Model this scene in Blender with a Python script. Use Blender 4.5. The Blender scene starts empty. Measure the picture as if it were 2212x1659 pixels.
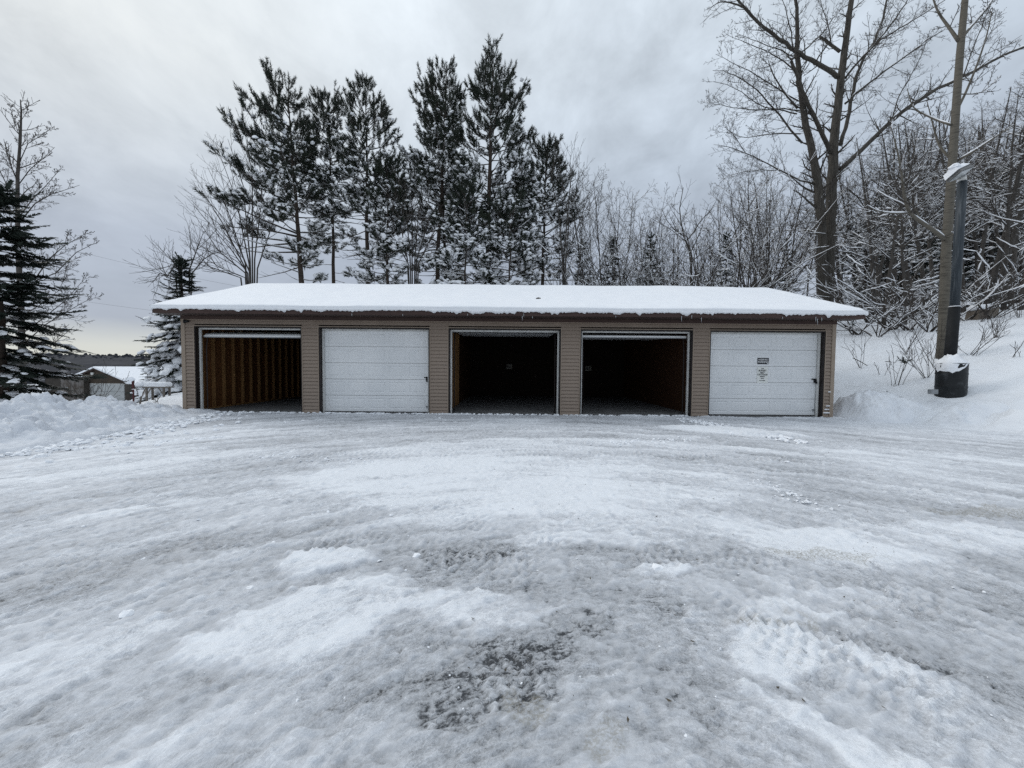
import bpy, math, random
import numpy as np

# ------------------------------------------------------------------ camera, sky, sun, exposure
sc = bpy.context.scene
col = sc.collection
PITCH, ROLL, EYE, FPX = math.radians(2.28), math.radians(0.48), 1.26, 850.0
cam = bpy.data.objects.new('camera', bpy.data.cameras.new('camera'))
col.objects.link(cam); sc.camera = cam
cam.data.lens = 36.0 * FPX / 2212.0; cam.data.sensor_width = 36.0
cam.data.clip_start = 0.05; cam.data.clip_end = 6000
cam.location = (0, 0, EYE)
def _rx(a): c, s = math.cos(a), math.sin(a); return np.array([[1, 0, 0], [0, c, -s], [0, s, c]])
def _rz(a): c, s = math.cos(a), math.sin(a); return np.array([[c, -s, 0], [s, c, 0], [0, 0, 1]])
CAMR = _rx(math.pi / 2 - PITCH) @ _rz(ROLL)
import mathutils
cam.matrix_world = mathutils.Matrix.Translation((0, 0, EYE)) @ mathutils.Matrix(CAMR.tolist()).to_4x4()
def at(u, v, Y):
    d = CAMR @ np.array([(u - 1106) / FPX, -(v - 829.5) / FPX, -1.0])
    return np.array([0, 0, EYE]) + d * (Y / d[1])
def gp(u, v, z=0.0):
    d = CAMR @ np.array([(u - 1106) / FPX, -(v - 829.5) / FPX, -1.0])
    return np.array([0, 0, EYE]) + d * ((z - EYE) / d[2])

SUN_EL, SUN_AZ = math.radians(38), math.radians(-62)      # azimuth from +Y towards +X
world = bpy.data.worlds.new('World'); sc.world = world; world.use_nodes = True
def build_sky():
    nt = world.node_tree; N, L = nt.nodes, nt.links; N.clear()
    def n(t, **k):
        x = N.new(t)
        for a, b in k.items(): setattr(x, a, b)
        return x
    def math_(op, a, b=None, clamp=False):
        m = n('ShaderNodeMath', operation=op, use_clamp=clamp)
        for i, v in enumerate((a, b)):
            if v is None: continue
            if isinstance(v, (int, float)): m.inputs[i].default_value = v
            else: L.new(v, m.inputs[i])
        return m.outputs[0]
    def mix(f, a, b):
        m = n('ShaderNodeMix', data_type='RGBA')
        for i, v in ((0, f), (6, a), (7, b)):
            if isinstance(v, (int, float)): m.inputs[i].default_value = v
            elif isinstance(v, tuple): m.inputs[i].default_value = (*v, 1)
            else: L.new(v, m.inputs[i])
        return m.outputs[2]
    def ramp(f, stops):
        r = n('ShaderNodeValToRGB'); e = r.color_ramp.elements
        while len(e) < len(stops): e.new(0.5)
        for el, (p, c) in zip(e, stops):
            el.position = p; el.color = (*c, 1) if isinstance(c, tuple) else (c, c, c, 1)
        L.new(f, r.inputs[0]); return r.outputs[0]
    tc = n('ShaderNodeTexCoord'); sep = n('ShaderNodeSeparateXYZ'); L.new(tc.outputs['Generated'], sep.inputs[0])
    x, y, z = sep.outputs
    zz = math_('MAXIMUM', z, 0.0)
    den = math_('ADD', zz, 0.30)
    px, py = math_('DIVIDE', x, den), math_('DIVIDE', y, den)
    cmb = n('ShaderNodeCombineXYZ'); L.new(px, cmb.inputs[0]); L.new(py, cmb.inputs[1])
    mp = n('ShaderNodeMapping'); L.new(cmb.outputs[0], mp.inputs[0])
    mp.inputs['Rotation'].default_value = (0, 0, math.radians(35)); mp.inputs['Scale'].default_value = (1.5, 1.1, 1)
    def noise(vec, s, d, r, dist=0.0, w=None):
        q = n('ShaderNodeTexNoise'); L.new(vec, q.inputs['Vector'])
        q.inputs['Scale'].default_value = s; q.inputs['Detail'].default_value = d
        q.inputs['Roughness'].default_value = r; q.inputs['Distortion'].default_value = dist
        return q.outputs['Fac']
    big = noise(mp.outputs[0], 1.0, 4, 0.5, 0.15)
    wisp = noise(mp.outputs[0], 3.4, 6, 0.6, 0.25)
    # the deck of cloud: colour by height above the horizon, then by thickness
    base = ramp(zz, [(0.0, (0.68, 0.70, 0.65)), (0.035, (0.645, 0.67, 0.65)), (0.085, (0.415, 0.46, 0.545)), (0.15, (0.43, 0.48, 0.565)),
                     (0.24, (0.405, 0.46, 0.555)), (0.42, (0.53, 0.605, 0.70)), (0.60, (0.645, 0.725, 0.81)), (1.0, (1.05, 1.16, 1.27))])
    lobe = math_('ADD', math_('MULTIPLY', big, 0.5), math_('MULTIPLY', wisp, 0.5))
    amt = math_('MULTIPLY', math_('SUBTRACT', lobe, 0.5), math_('MULTIPLY', zz, 2.0, True))
    k = math_('ADD', 1.0, math_('MULTIPLY', amt, 1.9))
    mul = n('ShaderNodeMix', data_type='RGBA', blend_type='MULTIPLY'); mul.inputs[0].default_value = 1
    L.new(base, mul.inputs[6])
    c3 = n('ShaderNodeCombineXYZ'); [L.new(k, c3.inputs[i]) for i in range(3)]
    L.new(c3.outputs[0], mul.inputs[7])
    # thinner, whiter cloud towards the hidden sun
    sd = (math.sin(SUN_AZ) * math.cos(SUN_EL), math.cos(SUN_AZ) * math.cos(SUN_EL), math.sin(SUN_EL))
    dt = n('ShaderNodeVectorMath', operation='DOT_PRODUCT'); L.new(tc.outputs['Generated'], dt.inputs[0]); dt.inputs[1].default_value = sd
    gl = math_('POWER', math_('MAXIMUM', dt.outputs['Value'], 0.0), 4.0)
    gl = math_('MULTIPLY', gl, math_('ADD', 0.35, math_('MULTIPLY', wisp, 0.7)))
    cl = mix(math_('MULTIPLY', gl, math_('MULTIPLY', math_('SUBTRACT', zz, 0.15), 2.8, True)), mul.outputs[2], (0.93, 0.95, 0.92))
    sky = n('ShaderNodeTexSky', sky_type='NISHITA'); sky.sun_disc = False
    sky.sun_elevation = SUN_EL; sky.sun_rotation = SUN_AZ; sky.altitude = 300
    sc10 = n('ShaderNodeVectorMath', operation='SCALE'); L.new(cl, sc10.inputs[0]); sc10.inputs['Scale'].default_value = 10.0
    out = mix(0.95, sky.outputs[0], sc10.outputs[0])
    bg = n('ShaderNodeBackground'); bg.inputs['Strength'].default_value = 0.10
    L.new(out, bg.inputs[0]); o = n('ShaderNodeOutputWorld'); L.new(bg.outputs[0], o.inputs[0])
build_sky()
sun = bpy.data.objects.new('sun', bpy.data.lights.new('sun', 'SUN')); col.objects.link(sun)
sun.data.energy = 1.0; sun.data.angle = math.radians(25); sun.data.color = (1, 0.965, 0.92)
sun.rotation_euler = (math.pi / 2 - SUN_EL, 0, math.pi - SUN_AZ)
vs = sc.view_settings
vs.view_transform = 'Standard'; vs.look = 'None'; vs.exposure = 0.0; vs.gamma = 1; vs.use_curve_mapping = False
sc.render.engine = 'CYCLES'; sc.cycles.max_bounces = 6; sc.cycles.diffuse_bounces = 3; sc.cycles.use_denoising = False; sc.cycles.use_adaptive_sampling = False; sc.cycles.denoising_prefilter = 'ACCURATE'

# ------------------------------------------------------------------ noise in numpy
def _h(ix, iy, s):
    n = (ix.astype(np.int64) * 374761393 + iy.astype(np.int64) * 668265263 + s * 974634777) & 0xFFFFFFFF
    n = ((n ^ (n >> 13)) * 1274126177) & 0xFFFFFFFF
    n = ((n ^ (n >> 16)) * 2246822519) & 0xFFFFFFFF
    return ((n ^ (n >> 15)) & 0xFFFFFF) / float(0x1000000)
def vnoise(x, y, s=0):
    ix, iy = np.floor(x), np.floor(y); fx, fy = x - ix, y - iy
    fx = fx * fx * fx * (fx * (fx * 6 - 15) + 10); fy = fy * fy * fy * (fy * (fy * 6 - 15) + 10)
    a, b, c, d = _h(ix, iy, s), _h(ix + 1, iy, s), _h(ix, iy + 1, s), _h(ix + 1, iy + 1, s)
    return (a + (b - a) * fx) * (1 - fy) + (c + (d - c) * fx) * fy
def fbm(x, y, o=4, s=0, g=0.5):
    t = 0; a = 1; n = 0
    for i in range(o):
        t = t + a * vnoise(x * 2 ** i + 17.3 * i, y * 2 ** i - 9.1 * i, s + i); n += a; a *= g
    return t / n
def worley(x, y, s=0):
    ix, iy = np.floor(x), np.floor(y)
    f1 = np.full(x.shape, 9.0); f2 = np.full(x.shape, 9.0)
    for dx in (-1, 0, 1):
        for dy in (-1, 0, 1):
            jx, jy = ix + dx, iy + dy
            d = np.hypot(jx + _h(jx, jy, s) - x, jy + _h(jx, jy, s + 7) - y)
            f2 = np.minimum(f2, np.maximum(f1, d)); f1 = np.minimum(f1, d)
    return f1, f2
def sstep(a, b, x):
    t = np.clip((x - a) / (b - a), 0, 1); return t * t * (3 - 2 * t)

# ------------------------------------------------------------------ mesh and object helpers
class MB:
    def __init__(s): s.v = []; s.q = []; s.t = []; s.n = 0
    def add(s, V, quads=None, tris=None):
        V = np.asarray(V, float).reshape(-1, 3)
        if quads is not None and len(quads): s.q.append(np.asarray(quads, np.int64).reshape(-1, 4) + s.n)
        if tris is not None and len(tris): s.t.append(np.asarray(tris, np.int64).reshape(-1, 3) + s.n)
        s.v.append(V); s.n += len(V); return s
    def box(s, x0, x1, y0, y1, z0, z1):
        V = [(x, y, z) for z in (z0, z1) for x, y in ((x0, y0), (x1, y0), (x1, y1), (x0, y1))]
        return s.add(V, [(0, 3, 2, 1), (4, 5, 6, 7), (0, 1, 5, 4), (1, 2, 6, 5), (2, 3, 7, 6), (3, 0, 4, 7)])
    def bbox(s, x0, x1, y0, y1, z0, z1, b=0.006):           # a box with chamfered vertical and top edges
        def ring(z, i): return [(x0 + i, y0, z), (x1 - i, y0, z), (x1, y0 + i, z), (x1, y1 - i, z), (x1 - i, y1, z), (x0 + i, y1, z), (x0, y1 - i, z), (x0, y0 + i, z)]
        R = [ring(z0, b), ring(z1 - b, b)]
        top = [((x - (x0 + x1) / 2) * (1 - 2 * b / max(x1 - x0, 1e-6)) + (x0 + x1) / 2, (y - (y0 + y1) / 2) * (1 - 2 * b / max(y1 - y0, 1e-6)) + (y0 + y1) / 2, z1) for x, y, z in R[0]]
        V = R[0] + R[1] + top; Q = []
        for k in range(2):
            for i in range(8):
                j = (i + 1) % 8; Q.append((k * 8 + i, k * 8 + j, k * 8 + 8 + j, k * 8 + 8 + i))
        Q += [(16, 17, 22, 23), (17, 18, 21, 22), (18, 19, 20, 21), (7, 6, 1, 0), (6, 5, 2, 1), (5, 4, 3, 2)]
        return s.add(V, Q)
    def tube(s, P, R, n=6, cap=True):
        P = np.asarray(P, float); R = np.broadcast_to(np.asarray(R, float), (len(P),)); k = len(P)
        T = np.gradient(P, axis=0); T /= np.linalg.norm(T, axis=1, keepdims=True) + 1e-9
        m = T.mean(0); ref = np.zeros(3); ref[np.argmin(np.abs(m))] = 1
        A = np.cross(T, ref); A /= np.linalg.norm(A, axis=1, keepdims=True) + 1e-9
        B = np.cross(T, A)
        th = np.arange(n) * 2 * math.pi / n
        V = P[:, None] + R[:, None, None] * (A[:, None] * np.cos(th)[None, :, None] + B[:, None] * np.sin(th)[None, :, None])
        i = np.arange(k - 1)[:, None] * n; j = np.arange(n)[None]; j2 = (j + 1) % n
        Q = np.stack([i + j, i + j2, i + n + j2, i + n + j], -1).reshape(-1, 4)
        tr = None
        if cap and n == 4: Q = np.vstack([Q, [[3, 2, 1, 0]], [[(k - 1) * n + a for a in range(4)]]])
        elif cap and n > 4:
            tr = [(0, a + 1, a) for a in range(1, n - 1)] + [((k - 1) * n, (k - 1) * n + a, (k - 1) * n + a + 1) for a in range(1, n - 1)]
        return s.add(V.reshape(-1, 3), Q, tr)
    def grid(s, G, flip=False):
        a, b = G.shape[:2]
        i = np.arange(a - 1)[:, None] * b; j = np.arange(b - 1)[None]
        Q = np.stack([i + j, i + j + 1, i + b + j + 1, i + b + j], -1).reshape(-1, 4)
        if flip: Q = Q[:, ::-1]
        return s.add(G.reshape(-1, 3), Q)
    def mesh(s, name, mat, off=(0, 0, 0), smooth=False):
        V = np.vstack(s.v) - np.asarray(off); me = bpy.data.meshes.new(name)
        q = np.vstack(s.q) if s.q else np.zeros((0, 4), np.int64); t = np.vstack(s.t) if s.t else np.zeros((0, 3), np.int64)
        nq, ntr = len(q), len(t)
        me.vertices.add(len(V)); me.vertices.foreach_set('co', V.astype(np.float32).ravel())
        me.loops.add(nq * 4 + ntr * 3); me.loops.foreach_set('vertex_index', np.concatenate([q.ravel(), t.ravel()]).astype(np.int32))
        me.polygons.add(nq + ntr)
        me.polygons.foreach_set('loop_start', np.concatenate([np.arange(nq) * 4, nq * 4 + np.arange(ntr) * 3]).astype(np.int32))
        me.polygons.foreach_set('use_smooth', np.full(nq + ntr, smooth))
        me.update(calc_edges=True); me.validate()
        if mat: me.materials.append(mat)
        return me
ORG = {}
def thing(name, label, cat, loc=(0, 0, 0), group=None):
    o = bpy.data.objects.new(name, None); col.objects.link(o); o.location = loc; o.empty_display_size = 0.2
    o['label'] = label; o['category'] = cat
    if group: o['group'] = group
    ORG[o.name] = np.asarray(loc, float); return o
def part(name, mb, mat, parent, smooth=False, label=None, kind=None):
    off = ORG[parent.name]
    me = mb if isinstance(mb, bpy.types.Mesh) else mb.mesh(name, mat, off, smooth)
    o = bpy.data.objects.new(name, me); col.objects.link(o); o.parent = parent; ORG[o.name] = off
    if label: o['label'] = label
    if kind: o['kind'] = kind
    return o
def single(name, mb, mat, label=None, cat=None, kind=None, smooth=False, group=None, off=(0, 0, 0)):
    o = bpy.data.objects.new(name, mb.mesh(name, mat, off, smooth)); col.objects.link(o); o.location = off
    if label: o['label'] = label
    if cat: o['category'] = cat
    if kind: o['kind'] = kind
    if group: o['group'] = group
    ORG[o.name] = np.asarray(off, float)
    return o
def copy_tree(root, loc, rz, sc_=1.0, label=None, group=None, sxy=None):
    r = root.copy(); col.objects.link(r); r.location = loc; r.rotation_euler = (0, 0, rz); r.scale = (sxy or sc_, sxy or sc_, sc_)
    if label: r['label'] = label
    if group: r['group'] = group
    for ch in root.children:
        c = ch.copy(); col.objects.link(c); c.parent = r
    return r

def unit(v): return v / (np.linalg.norm(v) + 1e-9)
def ico():
    p = (1 + 5 ** .5) / 2
    V = np.array([(-1, p, 0), (1, p, 0), (-1, -p, 0), (1, -p, 0), (0, -1, p), (0, 1, p), (0, -1, -p), (0, 1, -p), (p, 0, -1), (p, 0, 1), (-p, 0, -1), (-p, 0, 1)], float)
    F = [(0, 11, 5), (0, 5, 1), (0, 1, 7), (0, 7, 10), (0, 10, 11), (1, 5, 9), (5, 11, 4), (11, 10, 2), (10, 7, 6), (7, 1, 8), (3, 9, 4), (3, 4, 2), (3, 2, 6), (3, 6, 8), (3, 8, 9), (4, 9, 5), (2, 4, 11), (6, 2, 10), (8, 6, 7), (9, 8, 1)]
    V = [unit(v) for v in V]; mid = {}
    def m(a, b):
        k = (min(a, b), max(a, b))
        if k not in mid: V.append(unit(V[a] + V[b])); mid[k] = len(V) - 1
        return mid[k]
    T = []
    for a, b, c in F:
        x, y, z = m(a, b), m(b, c), m(c, a); T += [(a, x, z), (b, y, x), (c, z, y), (x, y, z)]
    return np.array(V), np.array(T)
ICOV, ICOT = ico()
ICO20 = np.array([(0, 11, 5), (0, 5, 1), (0, 1, 7), (0, 7, 10), (0, 10, 11), (1, 5, 9), (5, 11, 4), (11, 10, 2), (10, 7, 6), (7, 1, 8), (3, 9, 4), (3, 4, 2), (3, 2, 6), (3, 6, 8), (3, 8, 9), (4, 9, 5), (2, 4, 11), (6, 2, 10), (8, 6, 7), (9, 8, 1)])

# ------------------------------------------------------------------ materials
def mat(name, c1, c2=None, rough=0.8, scale=8.0, detail=4, bump=0.0, bscale=None, stretch=(1, 1, 1), spec=0.3, ramp=(0.35, 0.65)):
    m = bpy.data.materials.new(name); m.use_nodes = True; nt = m.node_tree; N, L = nt.nodes, nt.links
    b = N['Principled BSDF']; b.inputs['Roughness'].default_value = rough; b.inputs['Specular IOR Level'].default_value = spec
    b.inputs['Base Color'].default_value = (*c1, 1)
    if c2 or bump:
        tc = N.new('ShaderNodeTexCoord'); mp = N.new('ShaderNodeMapping'); mp.inputs['Scale'].default_value = stretch
        L.new(tc.outputs['Object'], mp.inputs[0])
    if c2:
        nz = N.new('ShaderNodeTexNoise'); nz.inputs['Scale'].default_value = scale; nz.inputs['Detail'].default_value = detail
        nz.inputs['Roughness'].default_value = 0.6
        L.new(mp.outputs[0], nz.inputs['Vector'])
        r = N.new('ShaderNodeValToRGB'); r.color_ramp.elements[0].position, r.color_ramp.elements[1].position = ramp
        r.color_ramp.elements[0].color = (*c1, 1); r.color_ramp.elements[1].color = (*c2, 1)
        L.new(nz.outputs['Fac'], r.inputs[0]); L.new(r.outputs[0], b.inputs['Base Color'])
    if bump:
        nb = N.new('ShaderNodeTexNoise'); nb.inputs['Scale'].default_value = bscale or scale * 2; nb.inputs['Detail'].default_value = 5
        L.new(mp.outputs[0], nb.inputs['Vector'])
        bp = N.new('ShaderNodeBump'); bp.inputs['Strength'].default_value = 1.0; bp.inputs['Distance'].default_value = bump
        L.new(nb.outputs['Fac'], bp.inputs['Height']); L.new(bp.outputs[0], b.inputs['Normal'])
    return m
SNOW_A, SNOW_B = (0.84, 0.86, 0.895), (0.88, 0.895, 0.92)
M = dict(
    snow=mat('snow', SNOW_A, SNOW_B, 0.75, 3, 3, 0.006, 28, spec=0.2),
    psnow=mat('ploughed_snow', (0.60, 0.625, 0.67), (0.72, 0.74, 0.775), 0.8, 2.2, 5, 0.02, 18, spec=0.15),
    hsnow=mat('heaped_snow', (0.72, 0.745, 0.785), (0.80, 0.82, 0.85), 0.8, 2.2, 5, 0.015, 18, spec=0.15),
    tsnow=mat('branch_snow', (0.82, 0.84, 0.88), (0.88, 0.895, 0.92), 0.8, 4, 2, spec=0.15),
    siding=mat('tan_siding', (0.244, 0.192, 0.154), (0.286, 0.228, 0.184), 0.6, 2.5, 4, stretch=(1, 1, 3)),
    sidingtrim=mat('tan_trim', (0.28, 0.222, 0.172), (0.31, 0.25, 0.196), 0.55, 3),
    fascia=mat('brown_fascia', (0.040, 0.021, 0.018), (0.062, 0.036, 0.03), 0.5, 3.5, 5, stretch=(0.5, 1, 4)),
    soffit=mat('brown_soffit', (0.05, 0.035, 0.03), (0.065, 0.045, 0.04), 0.7, 3),
    jamb=mat('dark_jamb', (0.012, 0.009, 0.009), (0.022, 0.015, 0.014), 0.5, 6),
    white=mat('white_door_paint', (0.72, 0.735, 0.745), (0.80, 0.81, 0.815), 0.45, 1.3, 5),
    stop=mat('white_weather_strip', (0.60, 0.60, 0.585), (0.40, 0.395, 0.38), 0.6, 5, 5, ramp=(0.5, 0.8), stretch=(1, 1, 0.6)),
    metal=mat('galvanised_metal', (0.20, 0.21, 0.22), (0.28, 0.29, 0.30), 0.4, 8),
    black=mat('black_plastic', (0.006, 0.007, 0.008), (0.012, 0.013, 0.015), 0.75, 6, 4, 0.002, 20),
    stud=mat('stud_lumber', (0.27, 0.145, 0.055), (0.17, 0.088, 0.032), 0.8, 5, 5, stretch=(4, 4, 0.4)),
    wallboard=mat('shaded_strand_board', (0.062, 0.026, 0.009), (0.028, 0.011, 0.005), 0.85, 26, 3, 0.001, 40, (1, 1, 0.6)),  # strand board darkened, with the shade of the bays put into its colour
    lining=mat('strand_board_lining', (0.16, 0.066, 0.021), (0.075, 0.029, 0.011), 0.85, 26, 3, 0.001, 40, (1, 1, 0.6)),  # lighter copy of the strand board for the brighter left bay
    shadeboard=mat('shaded_board', (0.020, 0.014, 0.010), (0.013, 0.009, 0.007), 0.9, 6),  # near-black interior boards, the darkness of the bays painted in
    concrete=mat('concrete_slab', (0.10, 0.10, 0.10), (0.16, 0.16, 0.16), 0.8, 3, 6, 0.002, 20),
    ice=mat('icicle_ice', (0.45, 0.48, 0.5), (0.6, 0.63, 0.66), 0.15, 20, spec=0.6),
    bark=mat('pine_bark', (0.040, 0.031, 0.026), (0.075, 0.058, 0.047), 0.9, 6, 5, 0.02, 9, (3, 3, 0.6)),
    barkc=mat('furrowed_bark', (0.040, 0.036, 0.031), (0.092, 0.084, 0.073), 0.9, 5, 6, 0.04, 7, (4, 4, 0.5)),
    barka=mat('pale_bark', (0.125, 0.113, 0.093), (0.05, 0.045, 0.038), 0.85, 5, 5, 0.008, 9, (0.7, 0.7, 5), ramp=(0.5, 0.72)),
    barkg=mat('grey_bark', (0.052, 0.047, 0.043), (0.085, 0.077, 0.07), 0.9, 5, 4, 0.012, 10, (2, 2, 0.7)),
    twig=mat('twig_bark', (0.042, 0.036, 0.032), (0.068, 0.058, 0.051), 0.85, 3),
    needle=mat('pine_needles', (0.011, 0.017, 0.012), (0.030, 0.040, 0.026), 0.6, 1.4, 3),
    spruce=mat('spruce_needles', (0.014, 0.022, 0.018), (0.036, 0.048, 0.038), 0.6, 1.8, 3),
    pole=mat('grey_painted_pole', (0.032, 0.041, 0.050), (0.115, 0.128, 0.14), 0.55, 4, 6, stretch=(6, 6, 0.5), ramp=(0.5, 0.78)),
    lampbody=mat('lamp_housing', (0.10, 0.10, 0.10), (0.14, 0.14, 0.14), 0.5, 8),
    lens=mat('lamp_glass', (0.30, 0.32, 0.33), (0.38, 0.40, 0.41), 0.15, 10, spec=0.6),
    drum=mat('blackened_drum', (0.012, 0.014, 0.016), (0.085, 0.09, 0.095), 0.5, 5, 6, ramp=(0.55, 0.8)),
    brownwall=mat('brown_shed_siding', (0.055, 0.042, 0.032), (0.08, 0.062, 0.048), 0.8, 3, stretch=(1, 1, 4)),
    shed=mat('weathered_panel', (0.075, 0.062, 0.052), (0.23, 0.22, 0.215), 0.85, 1.6, 7, ramp=(0.42, 0.75)),
    shedd=mat('dark_panel', (0.03, 0.026, 0.022), (0.055, 0.047, 0.04), 0.85, 2),
    fardoor=mat('far_white_door', (0.36, 0.375, 0.375), (0.42, 0.43, 0.43), 0.6, 2),
    wood=mat('weathered_wood', (0.13, 0.115, 0.10), (0.20, 0.18, 0.16), 0.85, 6, stretch=(1, 6, 6)),
    red=mat('dark_red_paint', (0.06, 0.015, 0.018), (0.09, 0.03, 0.03), 0.6, 5),
    rock=mat('dark_stone', (0.030, 0.029, 0.029), (0.075, 0.07, 0.066), 0.85, 9, 5, 0.01),
    stone=mat('brown_stone', (0.115, 0.095, 0.078), (0.19, 0.165, 0.14), 0.9, 4, 5, 0.02, 10),
    signb=mat('sign_black', (0.008, 0.010, 0.018), rough=0.4), signw=mat('sign_white', (0.72, 0.73, 0.70), (0.78, 0.79, 0.76), 0.45, 5),
    letw=mat('white_lettering', (0.75, 0.76, 0.76), rough=0.5), letb=mat('black_lettering', (0.01, 0.012, 0.016), rough=0.5),
    notice=mat('dim_notice_paper', (0.20, 0.20, 0.19), (0.30, 0.30, 0.28), 0.8, 7),
    farwood=mat('far_wood', (0.022, 0.025, 0.033), (0.040, 0.042, 0.050), 0.95, 0.05, 3),
    grit=mat('grit', (0.05, 0.042, 0.032), (0.11, 0.095, 0.07), 0.9, 30),
)
def ground_material():
    m = bpy.data.materials.new('packed_snow_and_ice'); m.use_nodes = True; nt = m.node_tree; N, L = nt.nodes, nt.links
    b = N['Principled BSDF']; tc = N.new('ShaderNodeTexCoord')
    def nz(s, d, r=0.6, dist=0.0):
        q = N.new('ShaderNodeTexNoise'); q.inputs['Scale'].default_value = s; q.inputs['Detail'].default_value = d
        q.inputs['Roughness'].default_value = r; q.inputs['Distortion'].default_value = dist
        L.new(tc.outputs['Object'], q.inputs['Vector']); return q.outputs['Fac']
    def mt(op, a, b_, clamp=False):
        q = N.new('ShaderNodeMath'); q.operation = op; q.use_clamp = clamp
        for i, v in enumerate((a, b_)):
            if isinstance(v, (int, float)): q.inputs[i].default_value = v
            else: L.new(v, q.inputs[i])
        return q.outputs[0]
    def attr(nm):
        a = N.new('ShaderNodeAttribute'); a.attribute_name = nm; return a.outputs['Fac']
    cover, grit = attr('cover'), attr('grit')
    cv = N.new('ShaderNodeCombineXYZ'); L.new(attr('across'), cv.inputs[0]); L.new(mt('MULTIPLY', attr('along'), 0.30), cv.inputs[1])
    def nza(s, d, r, dist=0.0):
        q = N.new('ShaderNodeTexNoise'); q.inputs['Scale'].default_value = s; q.inputs['Detail'].default_value = d; q.inputs['Roughness'].default_value = r
        q.inputs['Distortion'].default_value = dist; L.new(cv.outputs[0], q.inputs['Vector']); return q.outputs['Fac']
    fine = mt('ADD', mt('MULTIPLY', nz(110, 3, 0.7), 0.5), mt('MULTIPLY', nza(85, 4, 0.7), 0.5)); mid = nza(21, 5, 0.68, 0.35)
    spk = mt('ADD', mt('MULTIPLY', nz(30, 4, 0.62, 0.8), 0.5), mt('MULTIPLY', nza(36, 4, 0.65, 0.5), 0.5)); isl = nz(75, 3, 0.6, 0.6)
    vr = N.new('ShaderNodeTexVoronoi'); vr.feature = 'DISTANCE_TO_EDGE'; vr.inputs['Scale'].default_value = 26
    dv = N.new('ShaderNodeVectorMath'); dv.operation = 'MULTIPLY_ADD'; nv = N.new('ShaderNodeTexNoise'); nv.inputs['Scale'].default_value = 40
    L.new(tc.outputs['Object'], nv.inputs['Vector']); L.new(nv.outputs['Color'], dv.inputs[0]); dv.inputs[1].default_value = (.035, .035, .035); L.new(tc.outputs['Object'], dv.inputs[2]); L.new(dv.outputs[0], vr.inputs['Vector'])
    rim = mt('SUBTRACT', 1.0, mt('MULTIPLY', vr.outputs['Distance'], 9.0), True)
    rim = mt('MULTIPLY', rim, mt('MULTIPLY', mt('SUBTRACT', nz(14, 3, 0.6), 0.47), 7.0, True))
    bare = mt('MULTIPLY', mt('SUBTRACT', 0.52, cover), 3.2, True)
    cover = mt('ADD', cover, mt('MULTIPLY', bare, mt('ADD', mt('MULTIPLY', mt('SUBTRACT', spk, 0.5), 1.5), mt('MULTIPLY', mt('SUBTRACT', isl, 0.5), 0.7))))
    cover = mt('ADD', cover, mt('MULTIPLY', bare, mt('MULTIPLY', rim, 0.42)))
    calm = N.new('ShaderNodeMapRange'); L.new(nz(1.7, 4, 0.6, 0.5), calm.inputs[0]); calm.inputs[1].default_value = 0.38; calm.inputs[2].default_value = 0.62
    calm.inputs[3].default_value = 0.30; calm.inputs[4].default_value = 1.12; calm = calm.outputs[0]
    fine = mt('ADD', 0.5, mt('MULTIPLY', mt('SUBTRACT', fine, 0.5), calm)); mid = mt('ADD', 0.5, mt('MULTIPLY', mt('SUBTRACT', mid, 0.5), calm))
    s = mt('ADD', cover, mt('MULTIPLY', mt('SUBTRACT', fine, 0.5), 1.6))
    s = mt('ADD', s, mt('MULTIPLY', mt('SUBTRACT', mid, 0.5), 0.85))
    r = N.new('ShaderNodeValToRGB'); e = r.color_ramp.elements
    stops = [(0.0, (0.040, 0.043, 0.048)), (0.12, (0.10, 0.105, 0.113)), (0.27, (0.27, 0.28, 0.295)), (0.50, (0.43, 0.445, 0.47)), (0.78, (0.60, 0.62, 0.655)), (1.0, (0.77, 0.795, 0.83))]
    while len(e) < len(stops): e.new(0.5)
    for el, (p, c) in zip(e, stops): el.position = p; el.color = (*c, 1)
    L.new(s, r.inputs[0])
    gm = N.new('ShaderNodeMix'); gm.data_type = 'RGBA'; gm.inputs[7].default_value = (0.20, 0.175, 0.115, 1)
    gn = nz(70, 3, 0.7)
    L.new(mt('MULTIPLY', grit, mt('MULTIPLY', mt('SUBTRACT', gn, 0.40), 5.0, True)), gm.inputs[0]); L.new(r.outputs[0], gm.inputs[6])
    L.new(gm.outputs[2], b.inputs['Base Color'])
    rr = N.new('ShaderNodeMapRange'); L.new(s, rr.inputs[0]); rr.inputs[1].default_value = 0.05; rr.inputs[2].default_value = 0.65
    rr.inputs[3].default_value = 0.42; rr.inputs[4].default_value = 0.8; L.new(mt('MULTIPLY', rr.outputs[0], mt('ADD', 0.72, mt('MULTIPLY', calm, 0.28))), b.inputs['Roughness'])
    b.inputs['Specular IOR Level'].default_value = 0.3
    h = mt('ADD', mt('MULTIPLY', fine, 0.28), mt('MULTIPLY', mid, 0.42)); h = mt('ADD', h, mt('MULTIPLY', rim, mt('MULTIPLY', bare, 0.25)))
    bp = N.new('ShaderNodeBump'); bp.inputs['Strength'].default_value = 1.0; bp.inputs['Distance'].default_value = 0.026
    L.new(h, bp.inputs['Height']); L.new(bp.outputs[0], b.inputs['Normal'])
    return m
M['ground'] = ground_material()

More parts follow.
